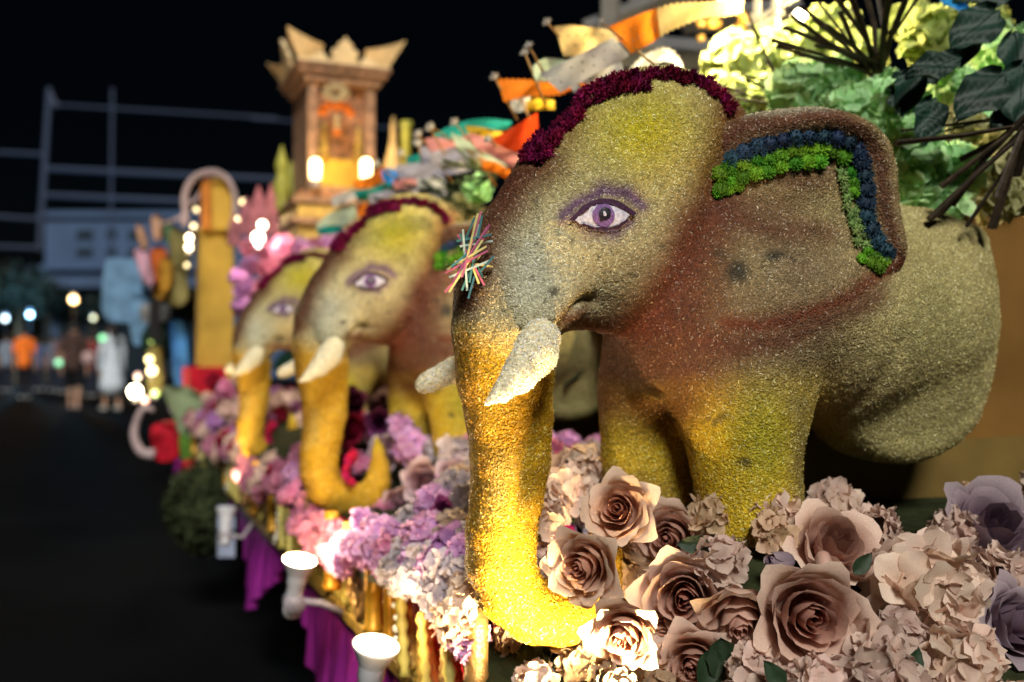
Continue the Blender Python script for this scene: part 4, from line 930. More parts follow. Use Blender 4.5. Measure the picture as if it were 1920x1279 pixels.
# big dark leaves upper right
M_dleaf = mat('blue_green_leaf', (.007, .028, .018), .55, .3, .4, 30, .2, 60, rnd=.25, dist=.001); M_vein = mat('leaf_vein', (.045, .08, .06), .6, .3)
def big_leaf(p, dr, up_, L_, W_, label, veins=False):
    dr = Vector(dr).normalized(); z = (Vector(up_) - dr * Vector(up_).dot(dr)).normalized(); y_ = z.cross(dr); L_ *= .9; W_ *= .62; root = empty('broad_leaf', p, label, 'leaf'); V = []; F = []; T = []
    n = 14; m = 8; f_ = lambda u, v: Vector(p) + dr*(v*L_) + y_*(u*W_*(math.sin(math.pi*min(.985, .03 + v**.8*.97))**.75)*(1 + .015*math.sin(v*19))) + z*(-.22*L_*v*v + .05*L_*abs(u) + .004*math.sin(12*v + 5*u)*(.6 + abs(u)))
    for j in range(n + 1):
        for i in range(m + 1): V.append(f_(-1 + 2*i/m, j/n))
    for j in range(n):
        for i in range(m): k = j*(m+1) + i; F.append((k, k+1, k+m+2, k+m+1))
    MB().add(V, F).build('blade', M_dleaf, root, True)
    up3 = z * .0012
    MB().tube([f_(0, t) + up3 for t in np.linspace(0, .97, 10)], list(np.linspace(.0009, .0003, 10)), 5).build('midrib', M_vein if veins else M_dleaf, root, True)
    if veins:
        mb = MB()
        for j in range(1, 9):
            for s in (-1, 1): mb.tube([f_(s*t*.9, min(.98, j/10 + .13*t)) + up3 for t in np.linspace(0, 1, 6)], list(np.linspace(.0005, .0002, 6)), 4)
        for j in range(1, 6):
            for s in (-1, 1): mb.tube([f_(s*(.3 + .3*math.sin(j*2 + t*6)*.3 + .25*(t)), min(.97, j/12 + .08*t)) + up3 for t in np.linspace(0, 1, 6)], .0003, 3)
        tag(mb.build('vein_net', M_vein, root, True), kind='stuff')
def cdir(a, b, c=0.): return RGT*a + UPV*b - FWD*c
for px, py, d, dr, L_, W_, lab, vn in [(1715,130,1.36,cdir(-.3,-.9,.2),.075,.034,'dark crumpled leaf left of the veined leaves',False),(1750,185,1.33,cdir(-.25,-.8,.3),.075,.036,'lower netted dark leaf with pale veins',True),(1800,110,1.32,cdir(-1,-.25,.2),.085,.034,'upper netted dark leaf with pale veins',True),
  (1880,140,1.3,cdir(-.75,-.6,.3),.10,.05,'broad blue-green leaf hanging at the right edge',False),(1920,120,1.32,cdir(-.2,-.9,.3),.095,.055,'blue-green leaf cut by the right edge',False),(1870,20,1.36,cdir(-.7,-.5,.2),.095,.05,'dark green leaf in the upper right corner',False),
  (1900,60,1.38,cdir(.1,-.8,.2),.10,.05,'dark green leaf below the corner leaf',False),(1820,30,1.4,cdir(-.2,-1,.1),.08,.04,'dark leaf right of the blue pennant',False),(1760,150,1.4,cdir(-1,.2,.1),.07,.03,'small dark leaf beneath the ruffled lime hydrangea',False),(1930,210,1.34,cdir(-.8,-.2,.3),.07,.04,'small dark leaf by the right edge above the reeds',False),
  (1900,-20,1.45,cdir(-.9,-.1,.2),.10,.05,'dark leaf at the top edge of the picture',False),(1690,215,1.42,cdir(-.3,.9,.1),.05,.022,'little dark leaf above the mint hydrangea',False)]:
    big_leaf(at(px, py, d), dr, -FWD + UPV*.5, L_, W_, lab, vn)
def reeds(base, tips, d0, dv, r, material, label, group=None, parts='reed'):
    p0 = at(*base, d0); root = empty('reed_bundle', p0, label, 'reed bundle', group)
    for i, (x, y) in enumerate(tips):
        e = at(x, y, d0 + dv[i % len(dv)]); b = p0 + Vector([random.uniform(-.012, .012) for _ in range(3)]); mid = b.lerp(e, .5) + Vector([random.uniform(-.006, .006) for _ in range(3)])
        w = r * random.uniform(.7, 1.25); MB().tube([b, b.lerp(mid, .5), mid, mid.lerp(e, .6), e], [w*.6, w*.9, w, w*1.15, w*1.25], 6, flat=.5).build(parts, material, root)
    return root
reeds((1645,138), [(1448,75),(1456,86),(1487,128),(1503,103),(1500,12),(1482,28),(1535,5),(1562,-12),(1590,-20),(1620,-25),(1642,-30),(1668,-20),(1700,-5),(1498,62),(1522,34),(1548,48),(1575,22),(1600,12),(1510,118),(1530,85),(1725,-10),(1470,52)], 1.52, (-.10, -.04, .02, -.13), .0042, M_twig, 'wide fan of brown cut reeds above the ear top')
reeds((1492,188), [(1344,158),(1350,168),(1388,140),(1372,185),(1400,150),(1362,175)], 1.62, (-.06, .0), .0028, M_twig, 'small bundle of brown reeds left of the mint hydrangeas, beside the crest')
reeds((1480,158), [(1408,48),(1432,110),(1400,20)], 1.66, (.0, .04), .003, M_twig, 'three crossing reeds in front of the glowing lattice')
reeds((1925,222), [(1742,412),(1750,418),(1680,268),(1800,300),(1812,425),(1860,428),(1870,372),(1785,385),(1765,350),(1905,330)], 1.26, (.02, .06, .0, .04), .0062, M_twig, 'thick dark reeds slanting down from the right edge over the elephant back')
reeds((1905,215), [(1690,245),(1705,262),(1735,240)], 1.34, (.0, .03), .003, M_twig, 'thin reeds pointing left below the veined leaves')
for b, tips, d0, lab in (((900,395),[(700,372),(720,350),(760,345),(790,338),(810,330),(850,322),(740,400),(700,400),(780,365),(690,385),(830,352),(760,420),(820,400)],2.35,'dark green reeds behind the crown of the middle elephant'),
                         ((930,330),[(830,300),(850,270),(870,330),(890,280),(845,345),(880,350)],2.1,'dark reeds beneath the pink and white pennants')):
    reeds(b, tips, d0, (.0, .1, .2, -.05), .0055, M_green_reed, lab)
for px, py, r, d, lab in ((895,355,30,2.2,'small green hydrangea lit behind the nearest forehead'),(850,440,32,2.15,'green flower head behind the middle elephant ear'),(870,395,34,2.4,'dim green flower head among the reeds'),(905,300,26,2.3,'dim green flower head below the orange pennant'),(845,480,26,2.1,'low green flower head by the woven star')):
    p = at(px, py, d); hydrangea(p, r*d/FPX, (CAMP - p), 'mint' if 'lit' in lab else 'straw', lab, None, 16, .5, single=True)
# dark planting behind the middle and far elephants
mb = MB(); v = []; f = []; n = 30
for i in range(n + 1):
    y = 2.0 + 4.4*i/n
    for j in range(9): t = j/8; v.append((.95 + .55*t + .03*math.sin(i*1.7 + j), y, EYE_H - .17 + (.30 + .03*math.sin(i*2.3))*math.sin(math.pi*(.12 + .7*t))))
for i in range(n):
    for j in range(8): k = i*9 + j; f.append((k, k+1, k+10, k+9))
mb.add(v, f); tag(mb.build('planting_mound', M_dleaf, smooth=True), 'dark green mound of planting behind the middle and far elephants', 'planting')

# ================================================================== PAPER PENNANTS
def pmat(n, c, t=.45): return mat('paper_' + n, c, .8, .15, .12, 40, .25, 300, trans=t, dist=.0008)
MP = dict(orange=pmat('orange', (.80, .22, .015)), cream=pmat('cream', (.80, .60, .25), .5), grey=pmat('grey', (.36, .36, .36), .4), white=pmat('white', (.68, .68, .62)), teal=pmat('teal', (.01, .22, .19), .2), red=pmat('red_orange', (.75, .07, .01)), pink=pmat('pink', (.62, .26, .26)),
          mint=pmat('mint', (.42, .52, .40)), lilac=pmat('lilac', (.36, .35, .45)), blue=pmat('blue', (.02, .20, .58), .2), yellow=pmat('yellow', (.75, .5, .04)))
M_stick = mat('bamboo_stick', (.34, .16, .03), .5, .4, .3, 60); M_tuft = mat('paper_tuft', (.55, .52, .48), .9, .1, .2)
TUFT = tuft_mesh('paper_tuft', [(8, 10, .7, .13, .3), (8, 40, .7, .13, .3), (4, 75, .6, .12, .3)], 77, .4)
def pennant(top, bot, d, col, label, pole=None, dd=0., tooth=.0035, holes=0, wave=.012):
    """top, bot: pixel polylines of the upper and lower border; pole: (knob pixel, foot pixel)"""
    NU = 60 if holes else 30; t = resamp(top, NU); b = resamp(bot, NU); c = at((t[0][0]+b[0][0])/2, (t[0][1]+b[0][1])/2, d); root = empty('pennant', c, label, 'pennant', 'paper pennants on the float'); V = []; F = []; ph = random.uniform(0, 6); m = 14 if holes else 7
    for j in range(m + 1):
        s = j / m
        for i in range(NU):
            u = i / (NU - 1); x = t[i][0]*(1-s) + b[i][0]*s; y = t[i][1]*(1-s) + b[i][1]*s; w = d + dd*u + wave*math.sin(u*7 + ph)*u + .004*math.sin(s*5 + u*9)
            p = at(x, y, w)
            if j in (0, m): p = p + (at(x, y + (1 if j else -1), w) - p).normalized() * (tooth if i % 2 else 0)
            V.append(p)
    for j in range(m):
        for i in range(NU - 1):
            k = j*NU + i
            if holes and j in (4, 9) and i % 9 == (2 if j == 4 else 6): continue
            F.append((k, k+1, k+NU+1, k+NU))
    o = MB().add(V, F).build('paper_sheet', MP[col], root, True)
    if pole:
        a = at(*pole[0], d - .004); e = at(*pole[1], d + .02); MB().tube([a, a.lerp(e, .5), e], [.0016, .0019, .0021], 7).build('stick', M_stick, root, True)
        link('paper_tuft', TUFT, root, a - wloc(root), M_tuft, (a - e).to_track_quat('Z', 'Y'), .0085 * d / 1.5)
pennant([(1141,52),(1185,34),(1232,18)], [(1182,99),(1215,82),(1238,68)], 1.50, 'orange', 'orange left part of the long streamer on the stick above the crimson crest', ((1128,42),(1232,126)), .06, holes=1)
pennant([(1231,18),(1262,9),(1320,5),(1360,4),(1395,-4)], [(1237,68),(1262,54),(1320,32),(1355,30),(1392,22)], 1.565, 'cream', 'right part of the orange streamer at the top, coloured cream for backlight glare', None, .2)  # backlight glare put into the cream colour; this sheet continues the orange one
pennant([(1040,52),(1080,50),(1145,58)], [(1056,103),(1095,100),(1160,76)], 1.62, 'cream', 'cream dotted pennant with an orange hem on the topmost left stick', ((1026,42),(1078,106)), .05, holes=1)
pennant([(1012,140),(1070,112),(1150,72)], [(1050,172),(1110,140),(1180,103)], 1.56, 'grey', 'grey lacy pennant below the cream one', ((992,86),(1026,150)), .05, holes=1)
pennant([(995,130),(1020,112),(1060,115)], [(1005,152),(1030,148),(1058,140)], 1.60, 'mint', 'short pale pennant on the second stick from the crest', ((984,100),(1022,196)), .0)
pennant([(1165,148),(1205,108),(1245,92),(1272,108),(1284,140)], [(1185,148),(1215,128),(1245,112),(1262,122),(1270,142)], 1.9, 'white', 'blazing white looped paper strip behind the crimson crest', None, .0)
pennant([(934,150),(1000,152),(1060,162),(1090,150)], [(944,190),(990,180),(1050,176),(1085,160)], 1.78, 'orange', 'orange pennant left of the crimson crest', ((927,145),(970,226)), .05)
pennant([(957,186),(975,176),(995,176)], [(960,210),(980,206),(992,196)], 1.9, 'white', 'tiny white paper scrap under the orange pennant', None)
pennant([(812,254),(860,232),(910,224),(960,229)], [(840,262),(880,250),(920,244),(955,240)], 2.05, 'teal', 'teal pennant on the left against the black sky', ((806,240),(835,290)), .05)
pennant([(922,264),(960,242),(1008,212)], [(930,268),(970,282),(1012,262)], 1.72, 'red', 'red-orange triangular pennant touching the crimson crest', ((915,262),(935,275)), .03)
pennant([(872,238),(900,240),(945,250)], [(880,252),(910,256),(940,258)], 1.9, 'yellow', 'thin orange-yellow pennant above the pink one', ((852,230),(905,290)), .03)
pennant([(880,250),(930,268),(985,300)], [(890,275),(935,298),(975,322)], 1.88, 'pink', 'faded pink pennant behind the crimson crest end', None, .03)
pennant([(797,262),(850,252),(905,246)], [(808,284),(855,274),(900,268)], 2.15, 'pink', 'pink pennant under the teal one', ((784,252),(812,288)), .04)
pennant([(845,250),(890,272),(950,312)], [(855,274),(900,300),(955,330)], 1.98, 'mint', 'long pale green pennant slanting to the right', ((808,238),(955,330)), .04)
pennant([(786,276),(840,278),(885,280)], [(792,304),(840,302),(880,300)], 2.25, 'lilac', 'lilac pennant under the pink one', ((783,270),(792,310)), .03)
pennant([(740,312),(800,304),(880,292)], [(748,334),(810,332),(892,316)], 2.35, 'lilac', 'long lilac white pennant above the reeds', ((706,308),(748,340)), .05)
pennant([(660,342),(690,332),(720,326)], [(668,354),(695,352),(722,340)], 2.7, 'orange', 'orange pennant at the base of the shrine tower', None, .03)
pennant([(662,360),(700,350),(732,336)], [(672,376),(705,370),(735,354)], 2.75, 'teal', 'teal pennant just above the middle elephant crest', None, .03)
pennant([(714,320),(728,316),(744,322)], [(718,336),(732,344),(745,338)], 2.65, 'blue', 'small bright blue pennant beside the orange one', None)
pennant([(690,366),(740,356),(785,354)], [(696,382),(745,378),(782,370)], 2.6, 'lilac', 'lilac pennant lying on the middle elephant crown', None, .03)
pennant([(780,336),(810,328),(836,340)], [(784,352),(812,350),(834,356)], 2.5, 'white', 'folded white pennant above the dark green reeds', None)
pennant([(790,362),(815,358),(838,362)], [(794,372),(818,370),(836,370)], 2.5, 'lilac', 'thin lilac strip below the folded white pennant', None)
pennant([(592,424),(620,400),(665,380)], [(600,436),(630,430),(672,408)], 2.8, 'mint', 'pale green pennant left of the middle elephant crest', None, .03)
pennant([(592,432),(615,424),(640,424)], [(600,440),(620,438),(642,434)], 2.78, 'teal', 'dark teal strip under the pale green pennant', None)
pennant([(664,388),(685,382),(700,388)], [(668,406),(688,408),(702,402)], 2.85, 'orange', 'small orange scrap between pale green and lilac pennants', None)
pennant([(1750,-12),(1785,-8),(1822,18)], [(1768,6),(1795,16),(1815,36)], 1.5, 'blue', 'bright blue pennant at the top edge above the dark leaves', None)

pennant([(1062,150),(1110,132),(1165,118)], [(1075,172),(1120,152),(1172,140)], 1.66, 'grey', 'second grey lacy pennant low behind the crimson crest', None, .05, holes=1)
pennant([(1088,158),(1112,160),(1135,150)], [(1092,172),(1115,172),(1135,162)], 1.6, 'orange', 'orange scrap just above the crimson crest', ((1078,150),(1112,188)), .0)
pennant([(985,192),(1010,186),(1040,190)], [(988,206),(1012,204),(1040,204)], 1.85, 'yellow', 'thin yellow pennant between the sticks left of the crest', ((976,184),(1000,240)))
pennant([(820,300),(850,296),(885,300)], [(826,318),(852,316),(884,314)], 2.3, 'white', 'white pennant crossing the lilac one', ((812,292),(850,345)))
pennant([(735,340),(760,334),(790,330)], [(740,354),(762,350),(790,344)], 2.6, 'pink', 'small pink pennant over the folded white one', None)
pennant([(760,296),(790,290),(815,292)], [(765,308),(792,304),(815,302)], 2.4, 'teal', 'narrow teal pennant above the long lilac white one', ((752,288),(790,335)))
pennant([(900,300),(930,306),(958,322)], [(905,316),(932,324),(955,338)], 1.95, 'orange', 'small orange pennant just left of the nearest forehead', ((895,292),(930,350)))
pennant([(620,372),(650,360),(680,356)], [(626,388),(655,376),(682,368)], 2.8, 'white', 'white pennant above the teal strip', None)
pennant([(700,330),(712,318),(722,312)], [(708,344),(720,334),(728,326)], 2.7, 'orange', 'narrow orange pennant left of the small blue one', None)
# ================================================================== LIT LATTICE AND DARK FRAME BEHIND THE PENNANTS
M_steel = mat('grey_steel', (.12, .12, .125), .6, .4, .2, 12, .2, 60); M_lat = mat('white_lattice', (.72, .66, .5), .5, .4, .1, 20, .3, 100); M_orn = mat('gilt_ornament', (.5, .28, .05), .4, .5, .4, 30, .6, 80)
fr = empty('canopy_frame', at(1300, 60, 3.2), 'dark grey canopy frame behind the long orange pennant', 'frame')
def bar(a, b, w, material, parent, name='bar'):
    a = Vector(a); b = Vector(b); MB().tube([a, b], w, 4, flat=1).build(name, material, parent)
bar(at(1145, -60, 3.2), at(1145, 125, 3.2), .035, M_steel, fr, 'post'); bar(at(1215, -80, 3.3), at(1215, 70, 3.3), .07, M_steel, fr, 'post')
bar(at(1120, 92, 3.1), at(1460, 112, 3.3), .052, M_steel, fr, 'beam'); bar(at(1100, 60, 3.25), at(1300, -20, 3.25), .04, M_steel, fr, 'beam'); bar(at(1280, 40, 3.4), at(1500, 20, 3.4), .045, M_steel, fr, 'beam')
la = empty('lit_lattice', at(1435, 50, 2.3), 'blazing white lattice stand behind the reed fan', 'lattice')
for x in (1422, 1456): bar(at(x, -40, 2.3), at(x - 6, 118, 2.3), .010, M_lat, la, 'upright')
for a, b in (((1400,48),(1500,-10)), ((1405,62),(1470,22)), ((1400,30),(1440,34)), ((1440,95),(1480,60))): bar(at(*a, 2.28), at(*b, 2.28), .006, M_lat, la, 'crossbar')
for i in range(12):
    x = random.choice([1312, 1330, 1345, 1360, 1375, 1390]) + random.uniform(-6, 6); y = random.uniform(30, 84); d = 2.7 + random.uniform(-.1, .1); p = at(x, y, d)
    tag(MB().ball(p, .018 * random.uniform(.6, 1.2), 8, 5, (1, 1, .8)).build('gilt_boss', M_orn, None, True), 'small gilt ornament under the blazing end of the orange pennant', 'ornament', 'gilt ornaments before the canopy frame')
M_bulb = glow('bulb_warm', (1, .80, .42), 60)
def bulb(px, py, d, rpx, material, power, col, label, soft=None, group=None):
    p = at(px, py, d); r = rpx * d / FPX; root = empty('light_bulb', p, label, 'bulb', group)
    MB().ball((0, 0, 0), 1, 12, 8); MB().ball(p, r, 12, 8).build('glass', material, root, True); MB().lathe(p - Vector((0, 0, r*1.9)), [(r*.5, 0), (r*.55, r*.5), (r*.5, r*1.1)], 10).build('socket', M_clamp, root, True)
    if power: lamp_light('bulb_light', p + Vector((0, -.0, 0)) - (p - CAMP).normalized() * r * 1.6, power, col, root, radius=r * 1.1)
bulb(1500, 30, 2.35, 12, M_bulb, 26, (1, .76, .38), 'blazing bulb behind the reed fan at the top edge'); bulb(1436, 72, 2.5, 9, M_bulb, 14, (1, .78, .4), 'second blazing bulb behind the white lattice')
bulb(1352, -22, 1.9, 12, M_bulb, 40, (1, .78, .42), 'bulb just above the picture behind the blazing end of the long pennant'); bulb(1560, 28, 2.3, 7, M_bulb, 5, (1, .8, .42), 'small bulb glimpsed between the reeds')

# ================================================================== WOVEN PALM-LEAF STAR ON THE NEAREST FOREHEAD
p0, n0, d0 = hit(905, 478, (bvhB,)); SC = at(880, 476, d0 - .035)
star = empty('woven_star', SC, 'woven palm-leaf star in pink, teal and straw hanging on the nearest elephant forehead', 'woven star')
MS = dict(pink=mat('leaf_pink', (.42, .10, .18), .6, .3, .25, 60), teal=mat('leaf_teal', (.05, .17, .18), .6, .3, .25, 60), straw=mat('leaf_straw', (.58, .50, .20), .6, .3, .25, 60), pale=mat('leaf_pale', (.40, .50, .46), .6, .3, .25, 60))
def strip(a, b, col, w=.0011, lift=0.):
    A = at(*a, d0 - .035 + lift + random.uniform(-.003, .003)); B = at(*b, d0 - .03 + lift + random.uniform(-.01, .01)); t = (B - A).normalized(); s = t.cross(FWD).normalized() * w; n = FWD * .0004
    MB().add([A-s-n, A+s-n, B+s-n, B-s-n, A-s+n, A+s+n, B+s+n, B-s+n], [(0,3,2,1),(4,5,6,7),(0,1,5,4),(1,2,6,5),(2,3,7,6),(3,0,4,7)]).build('leaf_strip', MS[col], star)
for a, b, c in (((902,396),(866,520),'pink'),((896,400),(872,500),'straw'),((904,404),(880,530),'teal'),((914,425),(848,530),'pink'),((916,432),(842,548),'straw'),((908,440),(866,545),'teal'),((835,512),(915,470),'pink'),((838,506),(912,462),'straw'),
                ((842,520),(920,488),'pale'),((858,440),(908,535),'pink'),((862,438),(905,520),'teal'),((866,446),(898,532),'straw'),((856,452),(922,440),'teal'),((862,462),(924,452),'pale'),((852,490),(924,500),'straw'),((868,430),(876,545),'pale'),
                ((890,408),(864,470),'teal'),((898,420),(880,480),'pale'),((846,500),(884,470),'teal'),((860,520),(900,480),'straw'),((905,450),(918,420),'pink'),((900,510),(926,480),'teal'),((834,548),(872,505),'pink'),((878,560),(892,510),'teal')):
    strip(a, b, c)
# ================================================================== SHRINE TOWER ON THE FLOAT
M_carve = mat('carved_rose_gold', (.30, .17, .10), .55, .4, .5, 30, 1., 60, dist=.012); M_cut = mat('pale_cut_foam', (.78, .60, .34), .7, .2, .15, 20, .3, 80); M_panel = mat('dark_red_panel', (.24, .10, .04), .5, .5, .9, 45, 1., 70, dist=.01)
M_mustard = mat('mustard_cloth', (.50, .30, .03), .6, .3, .3, 10, .4, 40)
TX0, TX1, TY0, TY1 = .832, 1.139, 4.40, 4.757; zt = lambda y, d=4.39: EYE_H + (676 - y) / 1867 * d
tw = empty('shrine_tower', ((TX0+TX1)/2, (TY0+TY1)/2, zt(440)), 'tall carved shrine tower with a flared pale crown and a glowing yellow niche', 'shrine')
def tbox(y0, y1, grow, material, name, bev=.004): return MB().box((TX0-grow, TY0-grow, zt(y1)), (TX1+grow, TY1+grow, zt(y0))).build(name, material, tw, bevel=bev)
tbox(372, 385, .075, M_carve, 'step'); tbox(385.5, 412, .055, M_gold, 'step'); tbox(412.5, 424, .085, M_carve, 'step'); tbox(424.5, 560, .05, M_gold, 'pedestal')
tbox(360, 371.6, .045, M_panel, 'step')
for y in (150, 136): tbox(y - 11, y, .022 + (150 - y)*.0016, M_carve, 'cornice')
tbox(125, 124.9 + 0, .0, M_carve, 'cornice') if False else None
MB().box((TX0 - .06, TY0 - .06, zt(125)), (TX1 + .06, TY1 + .06, zt(118))).build('cornice', M_carve, tw, bevel=.003)
# core and four corner posts, recessed niche on the front
MB().box((TX0 + .03, TY0 + .035, zt(359.6)), (TX1 - .03, TY1 - .02, zt(150.5))).build('niche_wall', M_panel, tw)
for x in (TX0, TX1 - .045):
    for y in (TY0, TY1 - .045): MB().box((x, y, zt(359.6)), (x + .045, y + .045, zt(150.5))).build('corner_post', M_carve, tw, bevel=.004)
MB().box((TX0 + .002, TY0 + .046, zt(359.6)), (TX0 + .03, TY1 - .046, zt(150.5))).build('side_panel', M_carve, tw)
MB().box((TX0 + .046, TY0 + .002, zt(359)), (TX1 - .046, TY0 + .034, zt(346))).build('sill', M_carve, tw)
MB().box((TX0 + .046, TY0 + .012, zt(345.5)), (TX1 - .046, TY0 + .034, zt(292))).build('yellow_altar', M_mustard, tw, bevel=.003)
for s, x in ((1, TX0 + .075), (-1, TX1 - .075)):
    for i in range(6): MB().lathe((x, TY0 + .012, zt(291 - i*11)), [(.030 - i*.0035, 0), (.034 - i*.004, .006), (.018 - i*.002, .016), (.016 - i*.002, .025)], 10).build('tier', M_gold, tw, True)
def leafform(c, w, h, tilt, name='crown_leaf', thick=.02, side=None):
    """flame-shaped crown leaf leaning outwards"""
    n_ = Vector(side) if side else Vector((0, -1, 0)); s = Vector((0, 0, 1)).cross(n_).normalized(); up_ = (Vector((0, 0, 1)) + n_ * tilt).normalized()
    prof = [(-.42,0),(.42,0),(.50,.18),(.36,.24),(.50,.38),(.42,.55),(.22,.60),(.28,.74),(.10,.86),(0,1.05),(-.10,.86),(-.28,.74),(-.22,.60),(-.42,.55),(-.50,.38),(-.36,.24),(-.50,.18)]
    pts = [Vector(c) + s*(x*w) + up_*(y*h) for x, y in prof]; MB().slab(pts, n_ * -thick).build(name, M_cut, tw, bevel=.003)
zc = zt(118) + .001
for sx, sy in ((-1, -1), (1, -1), (-1, 1), (1, 1)):
    c = Vector(((TX0 - .04) if sx < 0 else (TX1 + .04), (TY0 - .04) if sy < 0 else (TY1 + .04), zc)); d = Vector((sx, sy, 0)).normalized()
    for dd, (w, h) in ((Vector((sx, 0, 0)), (.12, .16)), (Vector((0, sy, 0)), (.12, .16))):
        s = Vector((0, 0, 1)).cross(dd); tip = c + d*.10 + Vector((0, 0, .118)); inn = c - (Vector((sx, sy, 0)) - dd*1) .normalized() * .0 
        other = Vector((0, -sy, 0)) if dd.x else Vector((-sx, 0, 0)); a = c.copy(); b = c + other * .13
        pts = [a, b, b + Vector((0, 0, .035)) - other*.02, b - other*.035 + Vector((0, 0, .05)), b - other*.03 + dd*.02 + Vector((0, 0, .075)), b - other*.07 + dd*.035 + Vector((0, 0, .08)), b - other*.10 + dd*.05 + Vector((0, 0, .085)), tip, a + d*.03 + Vector((0, 0, .03))]
        MB().slab(pts, dd * -.012).build('crown_corner', M_cut, tw)
leafform((.985, TY0 - .055, zc), .125, .115, .25); leafform((TX0 - .055, (TY0+TY1)/2, zc), .14, .15, .25, side=(-1, 0, 0)); leafform((.985, TY1 + .055, zc), .135, .145, .25, side=(0, 1, 0)); leafform((TX1 + .055, (TY0+TY1)/2, zc), .14, .15, .25, side=(1, 0, 0))
MB().box((TX0 - .055, TY0 - .055, zt(117.5)), (TX1 + .055, TY1 + .055, zt(112))).build('crown_rim', M_cut, tw, bevel=.003)
gar = empty('flower_garland', at(630, 200, 4.36), 'cream and orange flower garland hanging in the shrine tower niche', 'garland')
M_creamf = mat('cream_flower', (.65, .56, .36), .7, .2, .2, trans=.2); M_orf = mat('orange_flower', (.70, .20, .02), .7, .2, .2, trans=.2)
for a in range(7): 
    p = at(630 + 17*math.cos(a*.9), 176 + 12*math.sin(a*.9), 4.34); link('blossom', random.choice(CREST), gar, p - wloc(gar), M_creamf, None, .026)
for x, y in ((608,205),(618,200),(630,203),(642,200),(652,206),(605,213),(656,214)): link('blossom', random.choice(CREST), gar, at(x, y, 4.34) - wloc(gar), M_orf, None, .026)
for i, y in enumerate((222,231,240,249)): link('blossom', random.choice(CREST), gar, at(632, y, 4.34) - wloc(gar), M_creamf if i < 3 else M_orf, None, .016 + .004*(i == 3))
M_tube = glow('niche_lamp', (1, .74, .30), 6)
for x, lab in ((591,'left glowing lamp on the yellow altar of the shrine tower'),(686,'right glowing lamp on the yellow altar of the shrine tower')):
    p = at(x, 318, 4.33); r_ = empty('niche_lamp', p, lab, 'lamp', 'lamps in the shrine tower niche'); MB().lathe(p + Vector((0, 0, -.045)), [(.016, 0), (.024, .01), (.026, .07), (.018, .09), (.0, .095)], 12).build('glass', M_tube, r_, True); MB().lathe(p + Vector((0, 0, -.075)), [(.02, 0), (.024, .028)], 10).build('socket', M_clamp, r_)
    lamp_light('niche_light', p + Vector((0, -.04, .02)), 2.6, (1, .64, .22), r_, radius=.03)
    lamp_light('niche_uplight', p + Vector((.0, -.28, .05)), 1.6, (1, .75, .45), r_, radius=.05)
# small spires and bottle finials beside the tower
def spire(px, py0, py1, d, r, material, label, prof=None):
    z0 = at(px, py1, d); h = at(px, py0, d).z - z0.z; prof = prof or [(1, 0), (.9, .1), (.55, .35), (.3, .6), (.22, .8), (.30, .84), (.18, .9), (.1, 1)]
    return tag(MB().lathe(z0, [(a*r, b*h) for a, b in prof], 14).build('spire', material, None, True), label, 'spire', 'small spires beside the shrine tower')
M_reedgold = mat('straw_gold', (.36, .25, .10), .6, .3, .3, 20); M_limeg = mat('lime_gold', (.34, .34, .06), .6, .3, .3, 20)
spire(737, 218, 330, 4.2, .05, M_reedgold, 'brown pointed spire right of the shrine tower'); spire(762, 228, 330, 4.2, .02, M_limeg, 'slender yellow-green post right of the pointed spire', [(1, 0), (1, .9), (1.3, .92), (1.3, 1)])
BOT = [(1, 0), (1.1, .12), (.8, .2), (1.0, .3), (1.15, .42), (.8, .5), (.6, .6), (.9, .68), (.7, .78), (.4, .88), (.2, .95), (.1, 1)]
spire(528, 272, 400, 4.6, .035, M_limeg, 'olive gold bottle finial left of the shrine tower', BOT); spire(545, 300, 400, 4.8, .028, M_limeg, 'smaller olive finial hidden behind the bottle finial', BOT)

# ================================================================== PINK FLOWERS AND FLAME ORNAMENTS BEHIND THE FAR ELEPHANT
M_pkg = mat('pink_flame', (.45, .16, .20), .6, .3, .3, 20, trans=.3); n_pk = 0
for px, py, r, c in [(470,462,20,'pink'),(500,470,22,'pink'),(530,462,22,'pink'),(560,470,24,'orchid'),(590,468,24,'pink'),(615,462,22,'orchid'),(470,500,22,'orchid'),(505,505,24,'pink'),(540,500,24,'pink'),(575,500,24,'violet'),(460,540,24,'violet'),(490,545,24,'pink'),(520,540,24,'pink'),(455,575,22,'violet'),(480,580,20,'pink'),
   (445,520,16,'violet'),(640,450,20,'violet'),(660,445,18,'mauve'),(600,500,20,'mauve'),(630,480,20,'pink')]:
    n_pk += 1; p = at(px, py, 3.9 + random.uniform(-.15, .15)); hydrangea(p, r*3.9/FPX, (CAMP - p) + Vector((0, 0, .8)), c, {'pink': 'pink', 'orchid': 'orchid pink', 'violet': 'violet', 'mauve': 'dusty mauve'}[c] + ' flower head in the bunch ' + ('just under the shrine tower' if px > 550 else 'left of the shrine tower, beside the glowing lamp' if py < 510 else 'low by the forehead of the far elephant'), 'pink flower bunch by the shrine tower', 16, .5, single=True)
def flame(px, y1, y0, w, d, material, label):
    c = at(px, y1, d); h = at(px, y0, d).z - c.z; W = w * d / FPX; pts = []
    for s in (1, -1):
        rng_ = [(0.5, 0), (.62, .15), (.45, .3), (.55, .42), (.33, .55), (.38, .66), (.18, .8), (.06, .95)]
        for x, z in (rng_ if s > 0 else rng_[::-1]): pts.append(c + Vector((s*x*W, 0, z*h)))
    tag(MB().slab(pts, (0, .03, 0)).build('flame_ornament', material, None, bevel=.004), label, 'ornament', 'pink flame ornaments around the glowing lamp')
